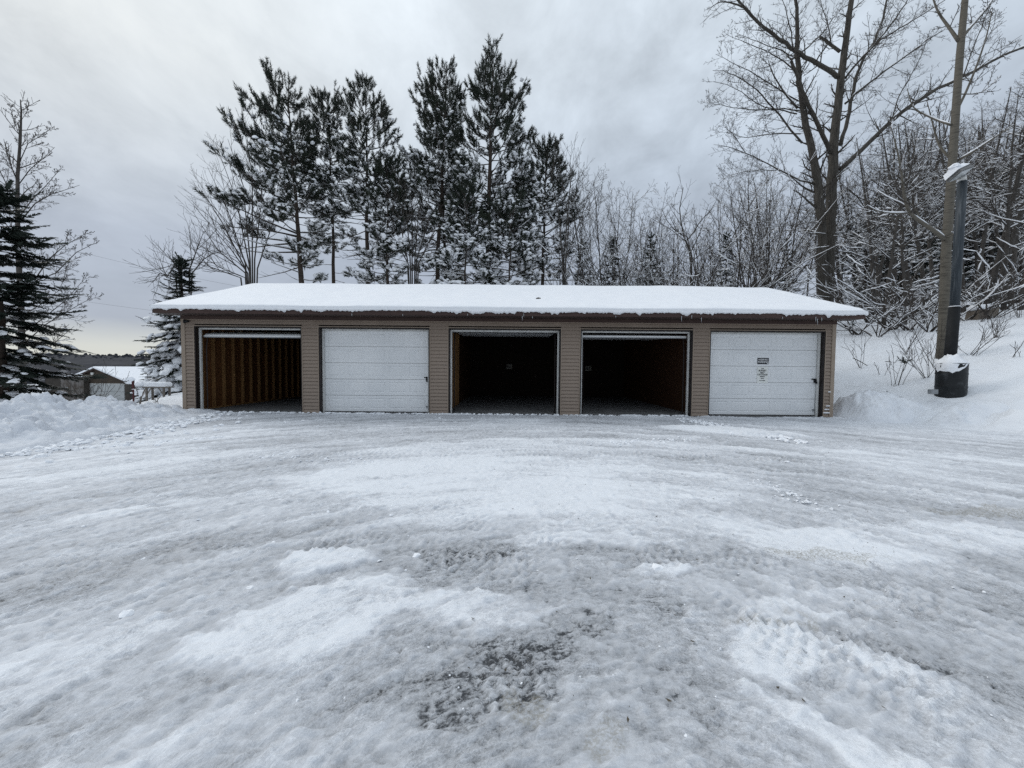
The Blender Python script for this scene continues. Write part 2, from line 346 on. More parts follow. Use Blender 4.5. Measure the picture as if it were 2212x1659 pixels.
# ------------------------------------------------------------------ ground: one sheet, lot + hillside + land falling to the lake
GX0, GX1, GY0, GY1 = -8.84, 8.63, 10.57, 17.7
def lay(x, y):
    """the broad lie of the land"""
    d = (x - 9.0) * 0.90 + (y - 10.6) * 0.43
    dd = np.maximum(d, 0)
    hill = 4.6 * (1 - np.exp(-(dd / 9.0) ** 1.25)) + 0.07 * np.maximum(dd - 12, 0)
    hill = np.minimum(hill, 9 + 0 * hill) * (1 - 0.85 * sstep(120, 500, dd))
    near = sstep(9.9, 12.0, y) * sstep(-16, -10, x) * (1 - sstep(8.45, 9.2, x)) * (1 - sstep(17.6, 19.5, y))
    hill = hill * (1 - near)
    e = -(x + 11.6) * 0.873 - (y - 11.8) * 0.488
    e = np.maximum(e, 0)
    left = -(3.3 * (1 - np.exp(-(e / 8.0) ** 1.3)) + 0.03 * e + 0.04 * np.maximum(e - 40, 0))
    left = np.maximum(left, -26)
    far = -24 * sstep(60, 420, y) * (1 - sstep(0, 60, x))
    return hill + np.minimum(left, far)
def bl(x, y, cx, cy, a, b, ang):
    c, s = math.cos(math.radians(ang)), math.sin(math.radians(ang)); dx, dy = x - cx, y - cy
    q = ((dx * c + dy * s) / a) ** 2 + ((-dx * s + dy * c) / b) ** 2
    return 1 - sstep(0.5, 1.12, q)
def ground_fields(X, Y):
    z = lay(X, Y)
    d = (X - 9.0) * 0.90 + (Y - 10.6) * 0.43
    off = np.maximum(sstep(-0.5, 0.5, d + 0.5 * (fbm(X * .8, Y * .8, 3, 5) - .5)), np.maximum(sstep(-6.9, -8.2, X), sstep(11.0, 12.0, Y)))   # soft, unploughed snow
    lot = 1 - off
    wx = X + 0.28 * (fbm(X * 2.2, Y * 2.2, 4, 11) - .5) + 0.12 * (fbm(X * 6, Y * 6, 3, 34) - .5) + 0.07 * (vnoise(X * 17, Y * 17, 31) - .5)
    wy = Y + 0.28 * (fbm(X * 2.2 + 40, Y * 2.2, 4, 12) - .5) + 0.12 * (fbm(X * 6 + 7, Y * 6, 3, 35) - .5) + 0.07 * (vnoise(X * 17 + 9, Y * 17, 32) - .5)
    # arcs swept by turning wheels
    R = np.hypot(wx - 0.4, wy - 0.3); TH = np.arctan2(wx - 0.4, wy - 0.3)
    streak = fbm(R * 4.5, TH * R * 0.55, 5, 21, 0.55)
    fines = fbm(R * 17, TH * R * 2.2, 4, 25, 0.6)
    low = fbm(X * 0.55 + 3, Y * 0.55, 4, 41)
    cover = 0.65 + 0.50 * (low - .5) + 0.66 * (streak - .5) + 0.46 * (fines - .5)
    cover = cover + 0.06 * sstep(3, 7, Y)
    bright = [(-1.15, 2.50, .36, .20, 20, .45), (-0.95, 1.95, .55, .27, 35, .42), (-0.30, 2.02, .55, .15, -5, .33), (0.05, 1.95, .3, .16, 0, .2),
              (-0.2, 4.5, 2.3, 1.25, 0, .27), (1.3, 4.3, 1.6, .8, 0, .26), (0.6, 6.2, 3.2, .9, 2, .15), (1.22, 1.76, .26, .15, 30, .42), (1.62, 1.62, .36, .09, -55, .36),
              (1.15, 1.30, .35, .10, -45, .34), (2.9, 2.9, 1.4, .35, 10, .28), (1.7, 2.05, .7, .16, 15, .18), (0.55, 2.9, .7, .2, 5, .18),
              (-4.6, 5.0, 1.8, .8, 25, .16), (-2.7, 3.6, 1.2, .18, 30, .16), (-1.95, 1.55, .5, .2, 50, .2), (-0.55, 1.3, .3, .12, 20, .2), (0.95, 2.42, .20, .1, 0, .4),
              (4.4, 8.0, 1.5, .5, -25, .30), (2.9, 7.3, .9, .25, 0, .22), (5.6, 5.6, 2.5, .6, -20, .14)]
    dark = [(0.12, 1.80, .40, .17, 15, .52), (-0.05, 1.56, .28, .15, 20, .40), (-0.30, 2.66, .38, .10, 8, .50), (-0.70, 2.44, .25, .09, 15, .36),
            (1.05, 2.62, .8, .2, 0, .30), (1.35, 2.45, .4, .12, -10, .26), (-2.2, 2.45, 1.2, .40, 20, .24), (-1.7, 2.9, .9, .25, 20, .18), (1.55, 1.82, .25, .1, -40, .34), (1.85, 1.55, .3, .22, -30, .34),
            (1.85, 2.0, .4, .12, -20, .2), (0.3, 1.38, .5, .16, 5, .22), (-1.25, 1.5, .3, .08, 45, .22), (0.4, 2.45, .6, .18, 0, .16), (0, 9.6, 9, .45, 0, .05), (6.6, 9.9, 1.8, .35, 0, .22),
            (5.4, 8.6, 2.0, .14, -32, .25), (-3.6, 3.6, 1.3, .3, 25, .14), (2.6, 3.9, .8, .12, -10, .18)]
    pb = 0 * X; pd = 0 * X
    for cx, cy, a, b, g, k in bright: pb = np.maximum(pb, k * bl(wx, wy, cx, cy, a, b, g))
    for cx, cy, a, b, g, k in dark: pd = np.maximum(pd, k * bl(wx, wy, cx, cy, a, b, g))
    cover = cover + pb - .60 * pd - .035 * sstep(5, 2, Y) * sstep(-.5, -2, X)
    # scalloped marks of tyre lugs in the polished crust, drawn out along the arcs
    qx, qy = R * 15, TH * R * 9
    f1, f2 = worley(qx + .5 * vnoise(X * 9, Y * 9, 33), qy, 51); rim = 1 - sstep(0.03, 0.24, f2 - f1)
    g1, g2 = worley(wx * 30, wy * 30, 53); vein = 1 - sstep(0.02, 0.22, g2 - g1)
    h1, h2 = worley(wx * 13, wy * 13, 57); vein2 = 1 - sstep(0.015, 0.13, h2 - h1)
    bare = sstep(0.50, 0.20, cover); patch = sstep(.35, .65, vnoise(X * 5, Y * 5, 61))
    scal = sstep(.30, .62, f1) - .4
    mid = sstep(.12, .35, cover) * sstep(1.35, .85, cover)
    where = sstep(.35, .6, vnoise(R * 3.1, TH * 2.1, 63))
    cover = cover + lot * (.13 * (rim - .25) * mid * (.4 + .6 * where) - .07 * scal * mid) + bare * (.34 * vein2 * patch + .26 * vein + .10 * (vnoise(X * 60, Y * 60, 64) - .5))
    spk = vnoise(X * 45, Y * 45, 65) * .6 + vnoise(X * 24, Y * 24, 66) * .4
    cover = cover + lot * .34 * (spk - .5) * sstep(1.05, .5, cover)
    # rows of lugs pressed by single wheels, some arcs crossing others
    lugs = 0 * X
    for cx, cy, rr, wd, a0, a1, per, sl in ((.2, -.9, 3.05, .13, -.75, -.05, .052, 1), (.2, -.9, 3.62, .14, -.2, .7, .055, -1), (.2, -.9, 2.92, .13, .1, .75, .05, 1), (-1.6, -2.2, 4.9, .14, -.1, .7, .055, 1), (3.2, -1.0, 3.3, .14, -1.1, -.2, .055, -1),
            (2.2, -3.0, 5.1, .14, -.55, .05, .055, 1), (-3, -1.5, 5.4, .15, .25, 1.1, .06, -1), (.4, -3.5, 9.6, .16, -.5, .5, .07, 1), (0, -6, 14.2, .17, -.4, .4, .08, -1), (1, -8, 13.8, .17, -.3, .3, .08, 1), (-1.3, -.6, 3.4, .14, -.6, .3, .052, 1)):
        rq = np.hypot(wx * .3 + X * .7 - cx, wy * .3 + Y * .7 - cy); ta = np.arctan2(X - cx, Y - cy); dq = (rq - rr) / wd
        m = sstep(1.15, .85, np.abs(dq)) * sstep(a0, a0 + .12, ta) * sstep(a1, a1 - .12, ta) * sstep(.35, .65, vnoise(X * 3.1, Y * 3.1, 77))
        wv = np.sin(2 * math.pi * ta * rr / per + sl * 2.6 * np.abs(dq) + 1.5 * np.sign(dq))
        lugs = lugs + m * sstep(-.1, .55, wv) - .45 * m
    cover = cover + .10 * lugs * lot
    clod = sstep(0.66, 0.85, fbm(X * 13, Y * 13, 3, 81)) * sstep(.45, .8, cover)
    h = 0.012 * (streak - .5) + 0.018 * pb + 0.012 * (fines - .5) + 0.011 * lugs + 0.011 * rim * mid - .009 * scal * mid + 0.006 * bare * vein2 + .003 * vein * bare + 0.012 * clod + .010 * (spk - .5) * sstep(.2, .7, cover) + .006 * sstep(.3, .9, cover)
    h = h + 0.02 * (low - .5) + 0.05 * bl(wx, wy, 4.5, 8.0, 1.4, .35, -28) * (0.5 + fbm(X * 5, Y * 5, 3, 83)) + .02 * bl(wx, wy, -1.15, 2.50, .36, .2, 20) * (.4 + fbm(X * 8, Y * 8, 3, 84))
    # a line of crumbs thrown along the doors
    edge = sstep(0.10, 0.02, np.abs(Y - (10.52 + .06 * (vnoise(X * 2, 0 * Y, 85) - .5)))) * sstep(.35, .8, vnoise(X * 7, Y * 7, 86)) * (np.abs(X) < 9) * (1 - .8 * ((X > 5.3) & (X < 8.3)))
    cover = cover + .4 * edge; h = h + .035 * edge
    soft = 0.16 * (fbm(X * .9, Y * .9, 4, 91) - .5) + 0.05 * (fbm(X * 4, Y * 4, 4, 92) - .5) + .30 * np.exp(-(d - .55) ** 2 / .16) * sstep(.3, .75, fbm(X * 2.2, Y * 2.2, 4, 93, .6)) * (X > 8.7) + .05 * (X > 8.6) * np.exp(-np.maximum(d, 0) / 4) * (.5 - worley(X * 3.1, Y * 3.1, 96)[0])
    inside = ((X > GX0 - .0) & (X < GX1) & (Y > GY0 + 0.05) & (Y < GY1)).astype(float)
    z = z + lot * (1 - inside) * h + off * soft * (1 - sstep(GX0 - .3, GX0, X) * (1 - sstep(GX1, GX1 + .3, X)) * sstep(10.3, 10.6, Y) * (1 - sstep(17.7, 18, Y))) - inside * 0.06
    cover = cover * lot + off * (1.04 + 0.25 * (fbm(X * 1.6, Y * 1.6, 4, 95) - .5))
    grit = 0.55 * bl(wx, wy, 2.15, 2.62, .45, .09, 0) + 0.55 * bl(wx, wy, 4.3, 3.5, .6, .15, 0) + .45 * bl(wx, wy, .05, 1.5, .12, .06, 0) + .4 * bl(wx, wy, 1.3, 1.92, .3, .05, 0) + .4 * bl(wx, wy, .35, 1.25, .15, .05, 0)
    R0 = np.hypot(X - .4, Y - .3); return z, np.clip(cover, 0, 1.1), np.clip(grit * lot, 0, 1), R0, np.arctan2(X - .4, Y - .3) * R0
def axis(segments):
    out = [segments[0][0]]
    for a, b, s0, s1 in segments:
        x = a
        while x < b - 1e-6:
            t = (x - a) / (b - a); x += s0 + (s1 - s0) * t; out.append(min(x, b))
    return np.unique(np.round(out, 5))
def build_ground():
    xp = axis([(0, 4, .018, .019), (4, 12, .019, .085), (12, 40, .085, .8), (40, 3000, .8, 170)])
    xs = np.unique(np.concatenate([-xp, xp]))
    ys = np.concatenate([-axis([(0.0, 60, .25, 8)])[::-1][:-1], axis([(0, .95, .1, .012), (.95, 12.2, .0085, .045), (12.2, 40, .05, .8), (40, 3000, .8, 160)])])
    X, Y = np.meshgrid(xs, ys)
    Z, cov, gr, ar, al = ground_fields(X, Y)
    mb = MB(); mb.grid(np.stack([X, Y, Z], -1))
    o = single('ground', mb, M['ground'], kind='structure', smooth=True)
    for nm, a in (('cover', cov), ('grit', gr), ('across', ar), ('along', al)):
        at_ = o.data.attributes.new(nm, 'FLOAT', 'POINT'); at_.data.foreach_set('value', a.astype(np.float32).ravel())
    o['label'] = 'packed snow and ice over the gravel lot, rising to a snowy hillside'
build_ground()
def gz(x, y): return float(lay(np.array([float(x)]), np.array([float(y)]))[0])

def snow_heap(name, label, x0, x1, y0, y1, res, hfun, lump, seed, m='psnow'):
    xs = np.arange(x0, x1 + res, res); ys = np.arange(y0, y1 + res, res); X, Y = np.meshgrid(xs, ys)
    h = hfun(X, Y)
    body = sstep(0.02, 0.25, h)
    wx = X + .25 * (fbm(X * 3, Y * 3, 3, seed) - .5); wy = Y + .25 * (fbm(X * 3 + 9, Y * 3, 3, seed + 1) - .5)
    f1, _ = worley(wx * 2.1, wy * 2.1, seed); c1, _ = worley(wx * 5.2, wy * 5.2, seed + 3); c2, _ = worley(wx * 12, wy * 12, seed + 5)
    soft = lambda f: .5 - np.minimum(f, .62) ** 2 * 1.6
    rough = 0.26 * soft(f1) + 0.20 * soft(c1) * sstep(.3, .6, vnoise(X * 1.7, Y * 1.7, seed + 20)) + 0.07 * soft(c2) + 0.05 * (vnoise(X * 17, Y * 17, seed + 30) - .5) + 0.36 * (fbm(X * 1.6, Y * 1.6, 5, seed + 9, .55) - .5) - .06
    Z = lay(X, Y) + h + lump * body * rough - 0.06 * (1 - sstep(0.0, 0.06, h))
    mb = MB(); mb.grid(np.stack([X, Y, Z], -1))
    return single(name, mb, M[m], label, 'snow pile', smooth=True)
def left_heap(X, Y):
    wob = .9 * (fbm(X * .7, Y * .7, 3, 201) - .5)
    t = np.abs(X + 9.35 + wob * .8) / np.where(X > -9.3, 2.15 - .12 * np.maximum(Y - 7, 0), 2.6)
    ridge = np.clip(1 - t, 0, 1) ** 0.8
    prof = np.interp(Y, [1.5, 3, 5, 7, 8, 8.8, 9.6, 10.4, 11.2], [0, .35, .55, .58, .55, .42, .31, .21, .05])
    return prof * ridge * (1 + .5 * wob)
snow_heap('snow_pile', 'big lumpy ploughed snow bank left of the garage', -13.0, -6.6, 1.5, 11.3, .03, left_heap, 1.0, 210)
def right_heap(X, Y):
    w = .35 * (fbm(X * 1.2, Y * 1.2, 3, 231) - .5)
    a = .66 * np.clip(1 - np.hypot((X - 9.55 + w) / 1.15, (Y - 10.5) / 1.0), 0, 1) ** .9
    b = .20 * np.clip(1 - np.hypot((X - 10.75 + w) / .9, (Y - 9.3 + w) / .7), 0, 1)
    return np.maximum(a, b) * sstep(8.74, 9.15, X)
snow_heap('snow_pile', 'low ploughed snow mound against the right corner of the garage', 8.72, 12.1, 8.4, 11.7, .03, right_heap, .62, 240, 'hsnow')

# ------------------------------------------------------------------ the garage
def make_garage():
    g = thing('long_garage', 'long tan sided garage of five bays under a snow covered roof', 'garage', (0, 10.57, 0))
    ops = [(-8.48, -5.66), (-5.15, -2.24), (-1.68, 1.27), (1.85, 4.80), (5.31, 8.34)]
    HZ, YW, DEP = 2.29, 10.57, 0.17
    c = 0.0945
    # siding: one board per course on each pier, long boards over the doors
    def board(w):
        pf = [(0.0, 0.0), (-0.020, 0.004), (-0.019, 0.02), (-0.004, c - .014), (0.006, c)]
        V = [(x, y, z) for x in (-w / 2, w / 2) for y, z in pf] + [(-w / 2, .02, 0), (-w / 2, .02, c), (w / 2, .02, 0), (w / 2, .02, c)]
        Q = [(i, i + 5, i + 6, i + 1) for i in range(4)]
        mb = MB(); mb.add(V, Q + [(10, 12, 5, 0), (4, 9, 13, 11)], [(0, 1, 2), (0, 2, 10), (2, 3, 10), (3, 11, 10), (3, 4, 11), (5, 7, 6), (5, 12, 7), (7, 12, 8), (8, 12, 13), (8, 13, 9)])
        return mb
    rng = random.Random(4)
    piers = [(-8.74, -8.50)] + [(ops[i][1] + .03, ops[i + 1][0] - .03) for i in range(4)] + [(8.37, 8.53)]
    for a, b in piers:
        me = board(b - a).mesh('siding_board', M['siding'])
        k = 0
        while k * c < HZ - .02:
            o = part('siding_board', me, None, g); o.location = ((a + b) / 2 , rng.uniform(-.0015, .0015), .015 + k * c); k += 1
    kz = k
    me = board(8.53 + 8.74).mesh('siding_board', M['siding'])
    while .015 + kz * c < 2.62:
        o = part('siding_board', me, None, g); o.location = ((8.53 - 8.74) / 2, -.001, .015 + kz * c); kz += 1
    for a, b in ((-8.85, -8.745), (8.535, 8.64)):
        part('corner_post', MB().bbox(a, b, YW - .03, YW + .09, -.05, 2.62), M['sidingtrim'], g)
    # walls behind the siding
    w = MB()
    for a, b in piers: w.box(a - .03, b + .03, YW + .021, YW + .16, -.1, 2.62)
    for a, b in ops: w.box(a - .0, b + .0, YW + .021, YW + .16, HZ + .012, 2.62)
    part('front_wall', w, M['shadeboard'], g)
    part('side_wall', MB().box(-8.84, -8.74, YW + .17, 17.7, -.1, 2.62), M['siding'], g)
    part('side_wall', MB().box(8.53, 8.63, YW + .17, 17.7, -.1, 2.62), M['siding'], g)
    part('back_wall', MB().box(-8.73, 8.52, 17.55, 17.7, -.1, 2.62), M['shadeboard'], g)
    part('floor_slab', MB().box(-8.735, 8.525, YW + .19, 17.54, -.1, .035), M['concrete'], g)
    part('ceiling', MB().box(-8.73, 8.52, YW + .17, 17.54, 2.60, 2.63), M['shadeboard'], g)
    for gx0, gx1, sgn in ((-8.84, -8.84, 1), (8.63, 8.63, -1)):
        y0, y1, ym = YW + .17, 17.7, 14.1
        V = [(gx0, y0, 2.621), (gx0, y1, 2.621), (gx0, ym, 3.88), (gx0 + .08 * sgn, y0, 2.621), (gx0 + .08 * sgn, y1, 2.621), (gx0 + .08 * sgn, ym, 3.88)]
        part('gable_wall', MB().add(V, [(0, 1, 4, 3), (1, 2, 5, 4), (2, 0, 3, 5)], [(0, 2, 1), (3, 4, 5)]), M['siding'], g)
    # partitions, strand board and studs inside
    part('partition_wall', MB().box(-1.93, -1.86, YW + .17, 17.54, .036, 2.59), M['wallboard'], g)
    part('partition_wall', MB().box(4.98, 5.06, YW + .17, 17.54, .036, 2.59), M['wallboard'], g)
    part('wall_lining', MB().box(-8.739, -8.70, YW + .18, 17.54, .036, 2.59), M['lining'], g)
    me = MB().bbox(-.045, .045, -.02, .02, 0, 2.5, .003).mesh('stud', M['stud'], (0, 0, 0))
    for k in range(14):
        o = part('stud', me, None, g); o.location = (-8.652, .42 + k * .41, .055); o.scale = (1, 1, 1)
    for k in range(6):
        o = part('stud', me, None, g); o.location = (-1.812, .5 + k * .41, .055)
    part('sill_plate', MB().box(-8.699, -8.60, YW + .2, 17.5, .036, .074), M['stud'], g)
    # openings
    for i, (a, b) in enumerate(ops):
        t = MB()                                                            # dark reveal round the opening
        t.box(a - .029, a + .001, YW - .012, YW + DEP + .02, -.05, HZ + .03)
        t.box(b - .001, b + .029, YW - .012, YW + DEP + .02, -.05, HZ + .03)
        t.box(a + .0015, b - .0015, YW - .012, YW + DEP + .02, HZ + .001, HZ + .03)
        part('door_frame', t, M['jamb'], g)
        j = MB()                                                            # thin light channel at the siding's edge
        j.box(a - .05, a - .0295, YW - .022, YW + .02, -.02, HZ + .05); j.box(b + .0295, b + .05, YW - .022, YW + .02, -.02, HZ + .05)
        j.box(a - .029, b + .029, YW - .022, YW + .02, HZ + .0305, HZ + .05)
        part('trim_channel', j, M['sidingtrim'], g)
        s = MB(); y0, y1 = YW + .10, YW + DEP                               # white weather strip
        s.bbox(a + .002, a + .048, y0, y1, .0, HZ - .047, .008); s.bbox(b - .048, b - .002, y0, y1, .0, HZ - .047, .008); s.bbox(a + .002, b - .002, y0, y1, HZ - .046, HZ - .001, .008)
        part('weather_strip', s, M['stop'], g)
        part('threshold', MB().box(a + .003, b - .003, YW - .02, YW + .185, -.08, .012), M['concrete'], g)
        closed = i in (1, 4)
        if closed:
            d = part('garage_door', MB().box(a + .01, b - .01, YW + .215, YW + .235, .05, HZ - .02), M['white'], g)
            n = 5; hgt = (HZ - .03 - .045) / n; ncol = 5
            for r in range(n):
                z0 = .045 + r * hgt + .005; z1 = .045 + (r + 1) * hgt - .005
                mb = MB(); x0, x1 = a + .012, b - .012; yf = YW + .18
                cw = (x1 - x0 - .10) / ncol
                xs = [x0]; zs = [z0, z0 + .075, z1 - .075, z1]
                for q in range(ncol): xs += [x0 + .05 + q * cw + .05, x0 + .05 + (q + 1) * cw - .05]
                xs.append(x1)
                # front skin with pressed panels: flat, groove, raised field
                for xi in range(len(xs) - 1):
                    for zi in range(3):
                        xa, xb, za, zb = xs[xi], xs[xi + 1], zs[zi], zs[zi + 1]
                        if zi == 1 and xi % 2 == 1:
                            def rg(ins, y): return [(xa + ins, y, za + ins), (xb - ins, y, za + ins), (xb - ins, y, zb - ins), (xa + ins, y, zb - ins)]
                            V = rg(0, yf) + rg(.010, yf + .010) + rg(.020, yf + .010) + rg(.040, yf + .001)
                            Q = [(l * 4 + e, l * 4 + (e + 1) % 4, l * 4 + 4 + (e + 1) % 4, l * 4 + 4 + e) for l in range(3) for e in range(4)] + [(12, 13, 14, 15)]
                            mb.add(V, Q)
                        else: mb.add([(xa, yf, za), (xb, yf, za), (xb, yf, zb), (xa, yf, zb)], [(0, 1, 2, 3)])
                mb.add([(x0, yf, z0), (x1, yf, z0), (x1, yf + .034, z0), (x0, yf + .034, z0), (x0, yf, z1), (x1, yf, z1), (x1, yf + .034, z1), (x0, yf + .034, z1)],
                       [(0, 3, 2, 1), (4, 5, 6, 7), (1, 2, 6, 5), (0, 4, 7, 3)])
                part('door_section', mb, M['white'], d)
            hx = b - .075; hz = .98 if i == 1 else 1.02
            hb = MB(); hb.bbox(hx - .085, hx + .06, YW + .155, YW + .179, hz, hz + .028, .004); hb.bbox(hx - .03, hx + .02, YW + .13, YW + .179, hz - .075, hz - .001, .006)
            hb.tube([(hx - .005, YW + .125, hz - .06), (hx + .012, YW + .115, hz - .105)], [.02, .024], 8)
            part('handle', hb, M['black'], d)
            lb = MB(); lb.bbox(hx - .05, hx + .02, YW + .165, YW + .179, .20, .215, .003); lb.bbox(hx - .03, hx + .01, YW + .16, YW + .179, .155, .199, .003)
            part('latch', lb, M['metal'], d)
            if i == 4: part('guide_bar', MB().bbox(b - .052, b - .034, YW + .174, YW + .18, .10, .62, .002), M['metal'], d)
        else:
            zo, drop = (2.13, .075) if i == 0 else ((2.16, .03) if i == 3 else (2.235, .0))
            d = MB(); prof = [(10.80, zo - drop), (10.83, zo - drop - .012), (10.86, zo - drop * .5), (11.2, zo + .05), (13.3, zo + .09)]
            G = np.array([[(x, y, z) for y, z in prof] for x in (a + .04, b - .04)]); H = G + [0, 0, .045]
            d.grid(G, True); d.grid(H)
            for x in (0, 1):
                d.add([*G[x], *H[x]], [(q, q + 1, q + 6, q + 5) for q in range(4)])
            d.add([G[0][0], G[1][0], H[1][0], H[0][0]], [(0, 1, 2, 3)])
            od = part('garage_door', d, M['white'], g, label='raised white overhead door')
            part('bottom_seal', MB().bbox(a + .045, b - .045, 10.785, 10.80, zo - drop - .02, zo - drop + .0, .003), M['metal'] if i != 2 else M['black'], od)
            for x in (a + .09, b - .09):
                part('door_track', MB().tube([(x, 10.82, .04), (x, 10.82, 1.75), (x, 10.9, 2.2), (x, 11.3, 2.36), (x, 13.4, 2.42)], .016, 4), M['jamb'], g)
    # roof
    XL, XR, YE, YR, YB = -9.17, 8.985, 10.07, 14.1, 18.15
    ZE, SL = 2.715, 1.40 / 4.03; ZR = ZE + SL * (YR - YE); TH = .11
    rf = MB()
    V = [(x, y, z) for x in (XL + .02, XR - .02) for y, z in ((YE + .022, ZE), (YR, ZR), (YB, ZE - .01), (YE + .022, ZE - TH), (YR, ZR - TH), (YB, ZE - TH))]
    rf.add(V, [(0, 6, 7, 1), (1, 7, 8, 2), (3, 4, 10, 9), (4, 5, 11, 10), (0, 3, 9, 6), (2, 8, 11, 5), (0, 1, 4, 3), (1, 2, 5, 4), (6, 9, 10, 7), (7, 10, 11, 8)])
    roof = part('roof', rf, M['soffit'], g)
    n = 6; e = np.linspace(XL, XR, n + 1)
    for k in range(n):
        part('fascia_board', MB().bbox(e[k] + .001, e[k + 1] - .001, YE, YE + .021, 2.592, ZE + .012, .003), M['fascia'], g)
    for x in (XL, XR - .019):                                              # rake boards up the gable edges
        r = MB()
        for (ya, za), (yb, zb) in (((YE + .022, ZE), (YR, ZR)), ((YR, ZR), (YB, ZE))):
            V = [(xx, y, z) for xx in (x, x + .019) for y, z in ((ya, za + .012), (yb, zb + .012), (yb, zb - .12), (ya, za - .12))]
            r.add(V, [(0, 1, 2, 3), (7, 6, 5, 4), (0, 4, 5, 1), (3, 2, 6, 7), (0, 3, 7, 4), (1, 5, 6, 2)])
        part('rake_board', r, M['fascia'], g)
    part('soffit', MB().box(XL + .03, XR - .03, YE + .023, YW - .035, 2.594, 2.603), M['soffit'], g)
    part('eave_band', MB().bbox(-8.86, 8.65, YW - .034, YW + .0, 2.50, 2.592), M['fascia'], g)  # dark brown band along the wall top, below the soffit
    # snow on the roof, with a ragged fringe over the fascia
    xs = np.arange(XL - .03, XR + .031, .018); na = len(xs)
    fr = .05 * fbm(xs * 1.1, xs * 0, 3, 301) + .065 * sstep(.55, .85, vnoise(xs * 5, xs * 0, 302)) * vnoise(xs * 14, xs * 0, 303) + .03 * vnoise(xs * 26, xs * 0, 304) - .015
    ede = np.minimum(xs - xs[0], xs[-1] - xs); er = np.sqrt(np.clip(1 - (1 - np.clip(ede / .13, 0, 1)) ** 2, 0, 1))
    thick = (.115 + .05 * (fbm(xs * .6, xs * 0, 4, 306) - .5)) * (0.3 + 0.7 * er)
    rows = []
    def row(y, z): rows.append(np.stack([xs, np.broadcast_to(y, xs.shape), np.broadcast_to(z, xs.shape)], -1))
    jag = .012 * (vnoise(xs * 20, xs * 0 + 5, 305) - .5)
    row(YE - .002 + 0 * xs, ZE - fr * .7); row(YE - .03 + jag, ZE - fr); row(YE - .04 + jag, ZE + .035 - fr * .3); row(YE - .028 + jag * .6, ZE + .055)
    row(YE - .036 + jag * .6, ZE + .075); row(YE - .02, ZE + thick * .86); row(YE + .03, ZE + thick + .008)
    ysn = np.concatenate([np.arange(YE + .1, YR - .25, .14), YR - .25 + np.arange(0, .55, .06), np.arange(YR + .35, YB, .2), [YB + .03]])
    for y in ysn:
        zr = ZR - SL * math.sqrt((y - YR) ** 2 + .10 ** 2) + SL * .03
        und = .04 * (fbm(xs * .55, xs * 0 + y * .55, 3, 311) - .5) + .006 * (vnoise(xs * 4, xs * 0 + y * 4, 312) - .5)
        row(y, zr + thick + und)
    row(YB + .03, ZE - .02)
    G = np.stack(rows); mb = MB(); mb.grid(G)
    for x in (0, na - 1):
        Sk = G[1:, x].copy(); Sk2 = Sk.copy(); Sk2[:, 2] = np.minimum(Sk[:, 2], ZR - SL * np.abs(Sk[:, 1] - YR) + .005)
        Sk2[:, 0] += .04 if x == 0 else -.04
        mb.grid(np.stack([Sk, Sk2]), x != 0)
    part('roof_snow', mb, M['snow'], roof, smooth=True)
    rng = random.Random(9)
    for u, ln in ((760, .07), (870, .05), (1128, .12), (1131, .08), (1150, .05), (1472, .14), (1494, .1), (1515, .12), (1690, .06), (1762, .13), (1766, .16), (1775, .1), (1010, .05), (1330, .05)):
        x = at(u, 690, 10.06)[0]; top = 2.60 + rng.uniform(-.02, .06)
        part('icicle', MB().tube([(x, YE - .012, top), (x + .002, YE - .012, top - ln * .5), (x + .003, YE - .012, top - ln)], [.007, .005, .001], 5), M['ice'], g)
    p = at(402, 694, 10.53)
    br = MB().tube([p + [-.05, -.0, 0], p + [.07, -.02, 0]], [.035, .03], 8); br.bbox(p[0] - .06, p[0] - .03, 10.50, 10.55, p[2] - .05, p[2] + .05)
    part('wall_hook', br, M['black'], g)
    rg = np.random.default_rng(12); mb = MB(); P = []; S = []
    for z, n_, x0 in ((.135, 14, 8.40), (.225, 7, 8.44), (.32, 4, 8.46), (.70, 2, 8.52)):
        for k in range(n_): P.append((x0 + rg.uniform(0, 8.53 - x0), YW - .02, z)); S.append(rg.uniform(.008, .024))
    V = ICOV[None] * np.array(S)[:, None, None] * [1.6, 1, .8] + np.array(P)[:, None]
    mb.add(V.reshape(-1, 3), tris=(np.arange(len(P))[:, None, None] * len(ICOV) + ICOT[None]).reshape(-1, 3))
    o = part('clinging_snow', mb, M['tsnow'], g); o['kind'] = 'stuff'
    return g
garage = make_garage()
# crumbs and small sprigs lying on the roof snow
single('twig', MB().tube([(0.66, 11.2, 3.235), (0.72, 11.22, 3.255), (0.79, 11.2, 3.245)], [.012, .02, .01], 5), M['twig'], 'tiny dark sprig lying on the roof snow above the middle bay', 'twig')

